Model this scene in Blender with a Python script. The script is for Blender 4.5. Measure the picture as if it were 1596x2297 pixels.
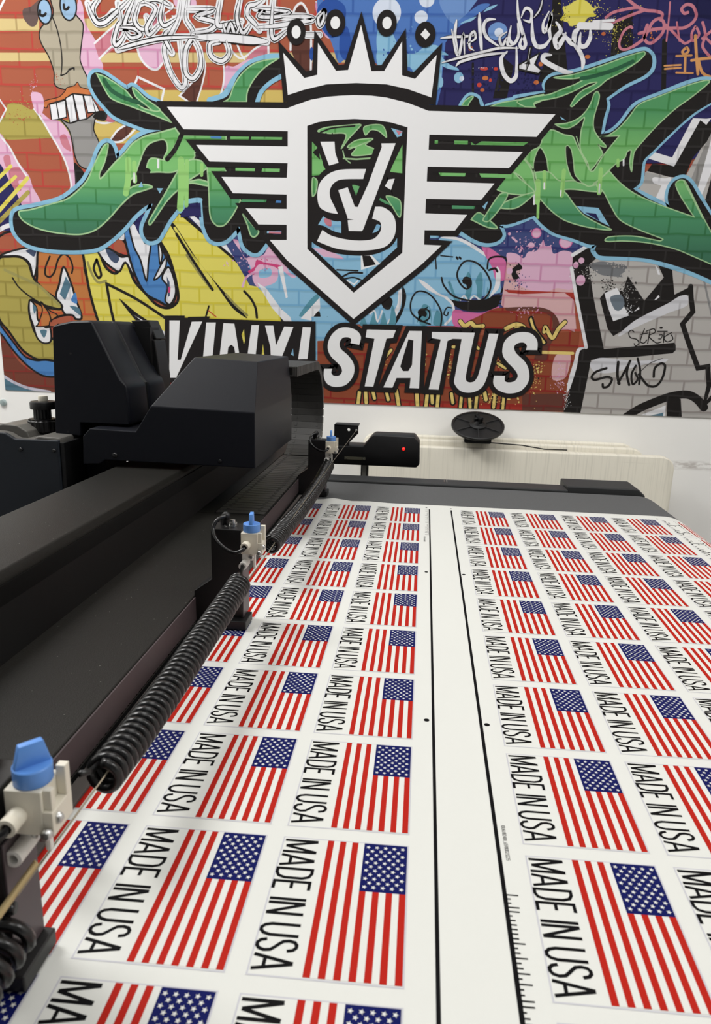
import bpy, bmesh, math, random
from mathutils import Vector, Matrix

# ------------------------------------------------------------------ clearing
for o in list(bpy.data.objects): bpy.data.objects.remove(o, do_unlink=True)
SC = bpy.context.scene
COL = SC.collection
PI = math.pi

# ------------------------------------------------------------------ camera
CAMROT = Matrix(((0.996746, -0.049177, 0.063860), (0.074012, 0.244705, -0.966769), (0.031917, 0.968350, 0.247548)))
CAMLOC = Vector((0.08734, -1.48744, 1.26796))
cd = bpy.data.cameras.new('camera'); cam = bpy.data.objects.new('camera', cd); COL.objects.link(cam)
cd.sensor_fit = 'AUTO'; cd.sensor_width = 36.0
cd.lens = 36.0*1592.0/2297.0
cd.shift_x = -(835.0-798.0)/2297.0
cd.clip_start = 0.02; cd.clip_end = 50
cam.matrix_world = Matrix.Translation(CAMLOC) @ CAMROT.to_4x4()
cd.dof.use_dof = True; cd.dof.focus_distance = 1.05
cd.dof.aperture_fstop = (cd.lens/1000.0)/0.0018
SC.camera = cam

# ------------------------------------------------------------------ world, lights, exposure
W = bpy.data.worlds.new('world'); SC.world = W; W.use_nodes = True
bg = W.node_tree.nodes['Background']; bg.inputs[0].default_value = (0.9, 0.95, 1.0, 1); bg.inputs[1].default_value = 0.15
SC.view_settings.view_transform = 'Standard'; SC.view_settings.look = 'None'
SC.view_settings.exposure = 0.0; SC.view_settings.gamma = 1.0; SC.view_settings.use_curve_mapping = False
LAMPS = [(-1.80, -0.35, 66), (0.15, -0.20, 11), (2.30, -0.85, 33), (0.60, -1.90, 5)]   # x, y, watts of the ceiling panels
CEIL = 3.4

# ------------------------------------------------------------------ materials
def srgb(r, g, b):
    def f(c):
        c = c/255.0
        return c/12.92 if c <= 0.04045 else ((c+0.055)/1.055)**2.4
    return (f(r), f(g), f(b), 1.0)
MATS = {}
def mat(name, rgb, rough=0.5, metal=0.0, spec=0.5, bump=0.0, bscale=300.0, var=0.0, vscale=40.0, emit=0.0, coat=0.0):
    if name in MATS: return MATS[name]
    m = bpy.data.materials.new(name); m.use_nodes = True; MATS[name] = m
    nt = m.node_tree; b = nt.nodes['Principled BSDF']
    c = srgb(*rgb); b.inputs['Base Color'].default_value = c
    b.inputs['Roughness'].default_value = rough; b.inputs['Metallic'].default_value = metal
    b.inputs['Specular IOR Level'].default_value = spec; b.inputs['Coat Weight'].default_value = coat
    if emit:
        b.inputs['Emission Color'].default_value = c; b.inputs['Emission Strength'].default_value = emit
    tc = nt.nodes.new('ShaderNodeTexCoord')
    if var:
        n = nt.nodes.new('ShaderNodeTexNoise'); n.inputs['Scale'].default_value = vscale; n.inputs['Detail'].default_value = 6
        nt.links.new(tc.outputs['Object'], n.inputs['Vector'])
        r = nt.nodes.new('ShaderNodeMapRange'); r.inputs['To Min'].default_value = 1-var; r.inputs['To Max'].default_value = 1+var
        nt.links.new(n.outputs['Fac'], r.inputs['Value'])
        mx = nt.nodes.new('ShaderNodeMix'); mx.data_type = 'RGBA'; mx.blend_type = 'MULTIPLY'; mx.inputs['Factor'].default_value = 1
        mx.inputs['A'].default_value = c; nt.links.new(r.outputs['Result'], mx.inputs['B'])
        nt.links.new(mx.outputs['Result'], b.inputs['Base Color'])
    if bump:
        n = nt.nodes.new('ShaderNodeTexNoise'); n.inputs['Scale'].default_value = bscale; n.inputs['Detail'].default_value = 2
        nt.links.new(tc.outputs['Object'], n.inputs['Vector'])
        bp = nt.nodes.new('ShaderNodeBump'); bp.inputs['Strength'].default_value = bump; bp.inputs['Distance'].default_value = 0.001
        nt.links.new(n.outputs['Fac'], bp.inputs['Height']); nt.links.new(bp.outputs['Normal'], b.inputs['Normal'])
    return m

# printed brick look of the mural: body colour, joint colour, how strongly the joints show
Z0 = 1.560; ROW = 0.0535; BW = 0.120
def brick_mat(name, body, joint, k=0.7, shade=0.18, ramp=None):
    if name in MATS: return MATS[name]
    m = bpy.data.materials.new('mural_'+name); m.use_nodes = True; MATS[name] = m
    nt = m.node_tree; N = nt.nodes.new; L = nt.links.new; b = nt.nodes['Principled BSDF']
    b.inputs['Roughness'].default_value = 0.75; b.inputs['Specular IOR Level'].default_value = 0.1
    geo = N('ShaderNodeNewGeometry'); sep = N('ShaderNodeSeparateXYZ'); L(geo.outputs['Position'], sep.inputs[0])
    if k == 0 and not ramp:
        b.inputs['Base Color'].default_value = srgb(*body); return m
    ns = N('ShaderNodeTexNoise'); ns.inputs['Scale'].default_value = 14; ns.inputs['Detail'].default_value = 1
    L(geo.outputs['Position'], ns.inputs['Vector'])
    wob = N('ShaderNodeMath'); wob.operation = 'MULTIPLY_ADD'; wob.inputs[1].default_value = 0.008; wob.inputs[2].default_value = -0.004 - Z0 + 40*ROW
    L(ns.outputs['Fac'], wob.inputs[0])
    def tex(dz, mortar, smooth):
        ad = N('ShaderNodeMath'); ad.operation = 'ADD'; L(sep.outputs['Z'], ad.inputs[0]); L(wob.outputs[0], ad.inputs[1])
        ad2 = N('ShaderNodeMath'); ad2.operation = 'ADD'; L(ad.outputs[0], ad2.inputs[0]); ad2.inputs[1].default_value = dz
        ax = N('ShaderNodeMath'); ax.operation = 'ADD'; L(sep.outputs['X'], ax.inputs[0]); ax.inputs[1].default_value = 20.0
        cb = N('ShaderNodeCombineXYZ'); L(ax.outputs[0], cb.inputs[0]); L(ad2.outputs[0], cb.inputs[1])
        t = N('ShaderNodeTexBrick'); L(cb.outputs[0], t.inputs['Vector'])
        t.inputs['Scale'].default_value = 1.0; t.inputs['Brick Width'].default_value = BW; t.inputs['Row Height'].default_value = ROW
        t.inputs['Mortar Size'].default_value = mortar; t.inputs['Mortar Smooth'].default_value = smooth
        t.offset = 0.42
        return t.outputs['Fac']
    f1 = tex(0.0, 0.0042, 0.5); f2 = tex(0.005, 0.006, 1.0)
    if ramp:
        mr = N('ShaderNodeMapRange'); L(sep.outputs['Z'], mr.inputs['Value'])
        mr.inputs['From Min'].default_value = 1.45; mr.inputs['From Max'].default_value = 2.1
        cr = N('ShaderNodeValToRGB'); L(mr.outputs[0], cr.inputs[0])
        els = cr.color_ramp.elements
        els.remove(els[1]); els[0].position = 0.0; els[0].color = srgb(*ramp[0][1])
        for z, c in ramp[1:]: els.new((z-1.45)/0.65).color = srgb(*c)
        bodyout = cr.outputs[0]
    def mixn(kind, fac, fk, A, B):
        mu = N('ShaderNodeMath'); mu.operation = 'MULTIPLY'; L(fac, mu.inputs[0]); mu.inputs[1].default_value = fk
        mx = N('ShaderNodeMix'); mx.data_type = 'RGBA'; mx.blend_type = kind; L(mu.outputs[0], mx.inputs['Factor'])
        if hasattr(A, 'links'): L(A, mx.inputs['A'])
        else: mx.inputs['A'].default_value = A
        if hasattr(B, 'links'): L(B, mx.inputs['B'])
        else: mx.inputs['B'].default_value = B
        return mx.outputs['Result']
    A = bodyout if ramp else srgb(*body)
    c1 = mixn('MULTIPLY', f2, 1.0, A, (1-shade, 1-shade, 1-shade, 1))
    if ramp: c2 = mixn('MULTIPLY', f1, k, c1, (0.55, 0.72, 0.5, 1))
    else: c2 = mixn('MIX', f1, k, c1, srgb(*joint))
    L(c2, b.inputs['Base Color'])
    return m
MUR = {
 'rb': ((176,92,66),(196,66,58),.9), 'yb': ((214,190,128),(168,138,84),.6), 'yb2': ((212,184,96),(178,150,70),.6), 'ol': ((176,162,78),(140,126,52),.6),
 'pl': ((226,178,206),(206,120,170),.6), 'pk': ((206,124,140),(190,90,110),.6), 'pk3': ((222,176,178),(204,120,140),.7), 'pm': ((214,66,124),(190,40,100),.3), 'pm2': ((222,110,168),(200,80,140),.4),
 'tk': ((104,84,80),(84,66,62),.5), 'tn': ((178,168,146),(142,134,112),.6), 'gm': ((150,148,146),(118,116,112),.6), 'gm2': ((120,122,126),(96,96,98),.6), 'gm3': ((168,168,166),(130,130,128),.5),
 'eb': ((150,186,220),(130,160,196),.2), 'or': ((206,116,62),(186,84,50),.5), 'ora': ((222,156,92),(200,130,72),.3), 'og': ((196,120,62),(206,78,48),.9),
 'nv': ((46,44,98),(34,30,78),.7), 'nb': ((34,34,78),(26,26,60),.5), 'nv2': ((66,78,132),(44,48,112),.8), 'nb2': ((70,84,112),(54,62,92),.5),
 'bl': ((78,122,198),(52,92,176),.7), 'bl2': ((76,134,200),(56,106,174),.5), 'bd': ((44,84,170),(34,66,148),.5), 'bm': ((110,150,212),(80,120,192),.5), 'pw': ((216,226,244),(190,206,230),.4),
 'cy': ((138,192,224),(104,166,212),.7), 'lb': ((136,192,222),(116,172,206),.35), 'te': ((86,150,170),(70,130,152),.4), 'sb': ((84,122,142),(70,100,120),.4),
 'yl': ((226,214,92),(212,196,44),.8), 'ye': ((236,208,116),(206,166,74),.3), 'gs': ((158,150,84),(140,132,70),.3), 'gs2': ((112,124,136),(92,100,112),.4),
 'rd': ((206,68,54),(190,50,44),.4), 'rd2': ((178,54,44),(150,36,36),.6), 'br2': ((150,74,48),(150,38,38),.9), 'dkb': ((106,62,52),(128,40,40),.7), 'dk': ((98,58,48),(78,44,38),.5), 'dkr': ((122,66,52),(150,46,44),.7),
 'g1': ((186,182,178),(146,138,134),.8), 'g3': ((140,140,140),(120,120,120),.3), 'lv': ((200,196,212),(170,166,184),.3), 'lv2': ((214,214,220),(176,174,180),.5),
 'wh': ((232,232,236),(196,196,202),.45), 'bk': ((36,33,32),(58,56,55),.55), 'lg': ((166,206,150),(140,180,124),.3), 'gl': ((152,212,118),(128,188,96),.4), 'gd2': ((44,96,66),(36,80,56),.4),
}
def mural_mat(c):
    if c == 'gr': return brick_mat('gr', None, None, .8, .12, [(1.45,(58,100,80)),(1.56,(62,110,86)),(1.68,(78,142,102)),(1.79,(122,184,112)),(1.88,(114,174,106)),(1.98,(82,146,96))])
    if c == 'bc': return mat('mural_black', (36,33,33), .75, spec=.1)
    if c == 'wc': return mat('mural_white', (230,230,231), .75, spec=.1)
    b, j, k = MUR[c]
    def ink(q):                                   # printed inks are a little duller than the pure colours
        g = .3*q[0]+.55*q[1]+.15*q[2]; return tuple(.955*(v+(g-v)*.10) for v in q)
    return brick_mat(c, ink(b), ink(j), k)

# ------------------------------------------------------------------ geometry helpers
ORG = {}
def obj(name, verts, faces, mats, parent=None, midx=None, smooth=False, org=None, autosmooth=None):
    """one mesh object; verts are world coordinates, the origin is put at the mesh's own base"""
    me = bpy.data.meshes.new(name)
    if org is None:
        xs = [v[0] for v in verts]; ys = [v[1] for v in verts]; zs = [v[2] for v in verts]
        org = ((min(xs)+max(xs))/2, (min(ys)+max(ys))/2, min(zs))
    org = Vector(org)
    me.from_pydata([(v[0]-org.x, v[1]-org.y, v[2]-org.z) for v in verts], [], faces)
    if not isinstance(mats, (list, tuple)): mats = [mats]
    for m in mats: me.materials.append(m)
    if midx: me.polygons.foreach_set('material_index', midx)
    if smooth: me.polygons.foreach_set('use_smooth', [True]*len(me.polygons))
    me.update()
    if autosmooth: me.set_sharp_from_angle(angle=math.radians(autosmooth))
    o = bpy.data.objects.new(name, me); COL.objects.link(o)
    if parent: o.parent = parent; o.location = org - ORG[parent.name]
    else: o.location = org
    ORG[o.name] = org
    return o
def empty(name, loc):
    o = bpy.data.objects.new(name, None); COL.objects.link(o); o.location = loc; o.empty_display_size = .1
    ORG[o.name] = Vector(loc); return o
def tag(o, label=None, cat=None, group=None, kind=None):
    if label: o['label'] = label
    if cat: o['category'] = cat
    if group: o['group'] = group
    if kind: o['kind'] = kind
    return o
class G:
    """collects shapes in a bmesh"""
    def __init__(s): s.v = []; s.f = []; s.m = []
    def add(s, v, f, m=0):
        n = len(s.v); s.v += [tuple(p) for p in v]; s.f += [tuple(i+n for i in q) for q in f]; s.m += [m]*len(f); return s
    def bm(s, b, m=0):
        b.verts.ensure_lookup_table(); b.verts.index_update()
        s.add([v.co[:] for v in b.verts], [[v.index for v in f.verts] for f in b.faces], m); b.free(); return s
    def box(s, x0, x1, y0, y1, z0, z1, bev=0.0, seg=2, m=0):
        b = bmesh.new(); bmesh.ops.create_cube(b, size=1)
        for v in b.verts: v.co = Vector((x0+(v.co.x+.5)*(x1-x0), y0+(v.co.y+.5)*(y1-y0), z0+(v.co.z+.5)*(z1-z0)))
        if bev: bmesh.ops.bevel(b, geom=b.edges[:], offset=bev, segments=seg, affect='EDGES', profile=.5)
        return s.bm(b, m)
    def prism(s, prof, y0, y1, bev=0.0, seg=2, m=0, axis='y', only=None):
        """profile (a,b) -> XZ extruded along Y (axis y) / XY along Z (axis z) / YZ along X (axis x)"""
        b = bmesh.new()
        mk = {'y': lambda a, c, t: (a, t, c), 'z': lambda a, c, t: (a, c, t), 'x': lambda a, c, t: (t, a, c)}[axis]
        A = [b.verts.new(mk(p[0], p[1], y0)) for p in prof]; B = [b.verts.new(mk(p[0], p[1], y1)) for p in prof]
        n = len(prof); b.faces.new(A); b.faces.new(B[::-1])
        for i in range(n): b.faces.new((A[i], B[i], B[(i+1) % n], A[(i+1) % n]))
        bmesh.ops.recalc_face_normals(b, faces=b.faces[:])
        if bev: bmesh.ops.bevel(b, geom=b.edges[:], offset=bev, segments=seg, affect='EDGES', profile=.5)
        return s.bm(b, m)
    def lathe(s, prof, c, axis='z', n=32, m=0, teeth=0, tdepth=0.0):
        """profile of (radius, height) turned about an axis through c; closed at both ends"""
        v = []; f = []
        for (r, h) in prof:
            for i in range(n):
                a = 2*PI*i/n; rr = r*(1-tdepth*((i//2) % 2)) if teeth else r
                p = (rr*math.cos(a), rr*math.sin(a), h)
                if axis == 'y': p = (p[0], -p[2], p[1])     # height runs toward -Y
                if axis == 'x': p = (p[2], p[0], p[1])
                v.append((c[0]+p[0], c[1]+p[1], c[2]+p[2]))
        for k in range(len(prof)-1):
            for i in range(n): f.append((k*n+i, k*n+(i+1) % n, (k+1)*n+(i+1) % n, (k+1)*n+i))
        f.append(tuple(range(n-1, -1, -1))); f.append(tuple(range((len(prof)-1)*n, len(prof)*n)))
        return s.add(v, f, m)
    def tube(s, pts, r, n=8, m=0, closed=False):
        pts = [Vector(p) for p in pts]; v = []; f = []; N = len(pts); up = None
        for i, p in enumerate(pts):
            d = (pts[min(i+1, N-1)]-pts[max(i-1, 0)]).normalized()
            if up is None: up = d.orthogonal().normalized()
            up = (up-d*up.dot(d)).normalized(); w = d.cross(up)
            rr = r(i/(N-1)) if callable(r) else r
            for k in range(n):
                a = 2*PI*k/n; v.append(p+up*rr*math.cos(a)+w*rr*math.sin(a))
        for i in range(N-1):
            for k in range(n): f.append((i*n+k, i*n+(k+1) % n, (i+1)*n+(k+1) % n, (i+1)*n+k))
        f.append(tuple(range(n-1, -1, -1))); f.append(tuple(range((N-1)*n, N*n)))
        return s.add(v, f, m)
    def build(s, name, mats, parent=None, smooth=False, auto=None, org=None):
        return obj(name, s.v, s.f, mats, parent, s.m, smooth or bool(auto), org, auto)
def crom(P, closed, seg=6):
    """Catmull-Rom through points; points flagged True stay corners"""
    n = len(P)
    if n < 3: return [p[:2] for p in P]
    out = []
    rng = range(n) if closed else range(n-1)
    for i in rng:
        p1 = P[i]; p2 = P[(i+1) % n]
        p0 = P[(i-1) % n] if (closed or i > 0) else p1
        p3 = P[(i+2) % n] if (closed or i+2 < n) else p2
        if p1[2]: p0 = p1
        if p2[2]: p3 = p2
        d = math.hypot(p2[0]-p1[0], p2[1]-p1[1])
        def tang(a, b_, c):
            # tangent at b_ limited by the length of this segment, so that short segments do not overshoot
            tx = (c[0]-a[0])/2; ty = (c[1]-a[1])/2; l = math.hypot(tx, ty)
            k = min(1.0, d/l) if l > 1e-9 else 1.0
            return tx*k, ty*k
        t1 = tang(p0, p1, p2); t2 = tang(p1, p2, p3)
        for s in range(seg):
            t = s/seg; a = 2*t**3-3*t**2+1; b = t**3-2*t**2+t; c = -2*t**3+3*t**2; e = t**3-t**2
            out.append((a*p1[0]+b*t1[0]+c*p2[0]+e*t2[0], a*p1[1]+b*t1[1]+c*p2[1]+e*t2[1]))
    if not closed: out.append(P[-1][:2])
    return out
def ribbon(pts, w, closed=False, cap=True, taper=False):
    """2-D ribbon of width w: list of polygons"""
    q = [pts[0]]
    for p in pts[1:]:
        if math.hypot(p[0]-q[-1][0], p[1]-q[-1][1]) > 1e-6: q.append(p)
    if closed and math.hypot(q[0][0]-q[-1][0], q[0][1]-q[-1][1]) < 1e-6: q.pop()
    n = len(q); h = w/2; polys = []
    def dirn(i, j):
        dx = q[j][0]-q[i][0]; dy = q[j][1]-q[i][1]; l = math.hypot(dx, dy) or 1; return dx/l, dy/l
    L = []; R = []
    for i in range(n):
        if closed or 0 < i < n-1: d0 = dirn((i-1) % n, i); d1 = dirn(i, (i+1) % n)
        elif i == 0: d0 = d1 = dirn(0, 1)
        else: d0 = d1 = dirn(n-2, n-1)
        nx = -(d0[1]+d1[1]); ny = d0[0]+d1[0]; l = math.hypot(nx, ny)
        if l < 1e-6: nx, ny, l = -d1[1], d1[0], 1.0
        nx /= l; ny /= l; k = 1/max(0.45, (nx*-d1[1]+ny*d1[0]))
        h = w/2*(min(1.0, .35+2.6*min(i, n-1-i)/max(1, n-1)) if taper else 1.0)      # brush strokes thin out towards their ends
        L.append((q[i][0]+nx*h*k, q[i][1]+ny*h*k)); R.append((q[i][0]-nx*h*k, q[i][1]-ny*h*k))
    for i in range(n if closed else n-1):
        j = (i+1) % n; polys.append([L[i], L[j], R[j], R[i]])
    if cap and not closed:
        if taper: h = w/2*.35
        for c, (dx, dy) in ((q[0], dirn(1, 0)), (q[-1], dirn(n-2, n-1))):
            t = math.atan2(dy, dx)                     # round ends
            polys.append([(c[0]+h*math.cos(t-PI/2+PI*a/7), c[1]+h*math.sin(t-PI/2+PI*a/7)) for a in range(8)])
    return polys
def ccw(p):
    a = sum(p[i][0]*p[(i+1) % len(p)][1]-p[(i+1) % len(p)][0]*p[i][1] for i in range(len(p)))
    return p if a > 0 else p[::-1]

# ------------------------------------------------------------------ the room
M_wall = mat('wall_paint', (246,245,242), .7, var=.02, vscale=9)
M_floor = mat('floor_concrete', (120,118,114), .6, var=.12, vscale=6)
M_ceil = mat('ceiling_paint', (225,225,222), .8)
YW = 1.12
def struct(name, g, m): o = g.build(name, m); o['kind'] = 'structure'; return o
struct('floor', G().box(-3.2, 3.2, -3.2, 1.12, -.05, 0), M_floor)
wb = struct('wall_back', G().box(-3.2, 3.2, YW, YW+.1, 0, CEIL), M_wall)
struct('wall_left', G().box(-3.3, -3.2, -3.2, YW, 0, CEIL), M_wall)
struct('wall_right', G().box(3.2, 3.3, -3.2, YW, 0, CEIL), M_wall)
struct('wall_front', G().box(-3.2, 3.2, -3.3, -3.2, 0, CEIL), mat('wall_dark', (120,122,126), .8))
struct('ceiling', G().box(-3.2, 3.2, -3.2, YW, CEIL, CEIL+.05), M_ceil)
# scuffs rubbed into the wall paint at the right of the leaning tables
def scuff_wall():
    nt = M_wall.node_tree; N = nt.nodes.new; L = nt.links.new; b = nt.nodes['Principled BSDF']
    src = b.inputs['Base Color'].links[0].from_socket
    geo = N('ShaderNodeNewGeometry'); sep = N('ShaderNodeSeparateXYZ'); L(geo.outputs['Position'], sep.inputs[0])
    ns = N('ShaderNodeTexNoise'); ns.inputs['Scale'].default_value = 30; ns.inputs['Detail'].default_value = 5
    mp = N('ShaderNodeMapping'); mp.inputs['Scale'].default_value = (1, 1, 3); L(geo.outputs['Position'], mp.inputs[0]); L(mp.outputs[0], ns.inputs['Vector'])
    def band(sock, lo, hi, soft):
        a = N('ShaderNodeMapRange'); L(sock, a.inputs[0]); a.inputs[1].default_value = lo-soft; a.inputs[2].default_value = lo
        c = N('ShaderNodeMapRange'); L(sock, c.inputs[0]); c.inputs[1].default_value = hi+soft; c.inputs[2].default_value = hi
        m_ = N('ShaderNodeMath'); m_.operation = 'MULTIPLY'; L(a.outputs[0], m_.inputs[0]); L(c.outputs[0], m_.inputs[1]); return m_.outputs[0]
    mx_ = N('ShaderNodeMath'); mx_.operation = 'MULTIPLY'; L(band(sep.outputs['X'], 1.0, 1.3, .03), mx_.inputs[0]); L(band(sep.outputs['Z'], .825, .84, .012), mx_.inputs[1])
    th = N('ShaderNodeMapRange'); L(ns.outputs['Fac'], th.inputs[0]); th.inputs[1].default_value = .45; th.inputs[2].default_value = .62; th.inputs[4].default_value = .55
    fac = N('ShaderNodeMath'); fac.operation = 'MULTIPLY'; L(mx_.outputs[0], fac.inputs[0]); L(th.outputs[0], fac.inputs[1])
    mx = N('ShaderNodeMix'); mx.data_type = 'RGBA'; L(fac.outputs[0], mx.inputs['Factor']); L(src, mx.inputs['A']); mx.inputs['B'].default_value = srgb(150,138,130)
    L(mx.outputs['Result'], b.inputs['Base Color'])
scuff_wall()
# ceiling panels: the room's light
M_led = mat('led_panel', (255,255,252), .5, emit=2)
for i, (x, y, p) in enumerate(LAMPS):
    t = empty('ceiling_light', (x, y, CEIL))
    G().box(x-.52, x+.52, y-.52, y+.52, CEIL-.03, CEIL, .004).build('frame', mat('light_frame', (230,230,230), .5), t)
    G().box(x-.5, x+.5, y-.5, y+.5, CEIL-.034, CEIL-.03).build('diffuser', M_led, t)
    tag(t, 'square flat ceiling light panel over the '+['left end of the muralled wall', 'middle of the muralled wall', 'right end of the muralled wall', 'near side of the printer'][i], 'ceiling light', 'ceiling lights')
    ld = bpy.data.lights.new('panel_light', 'AREA'); ld.shape = 'SQUARE'; ld.size = 1.0; ld.energy = p; ld.color = (1.0, .99, .975)
    lo = bpy.data.objects.new('panel_light', ld); COL.objects.link(lo); lo.parent = t; lo.location = (0, 0, -.04)

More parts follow.
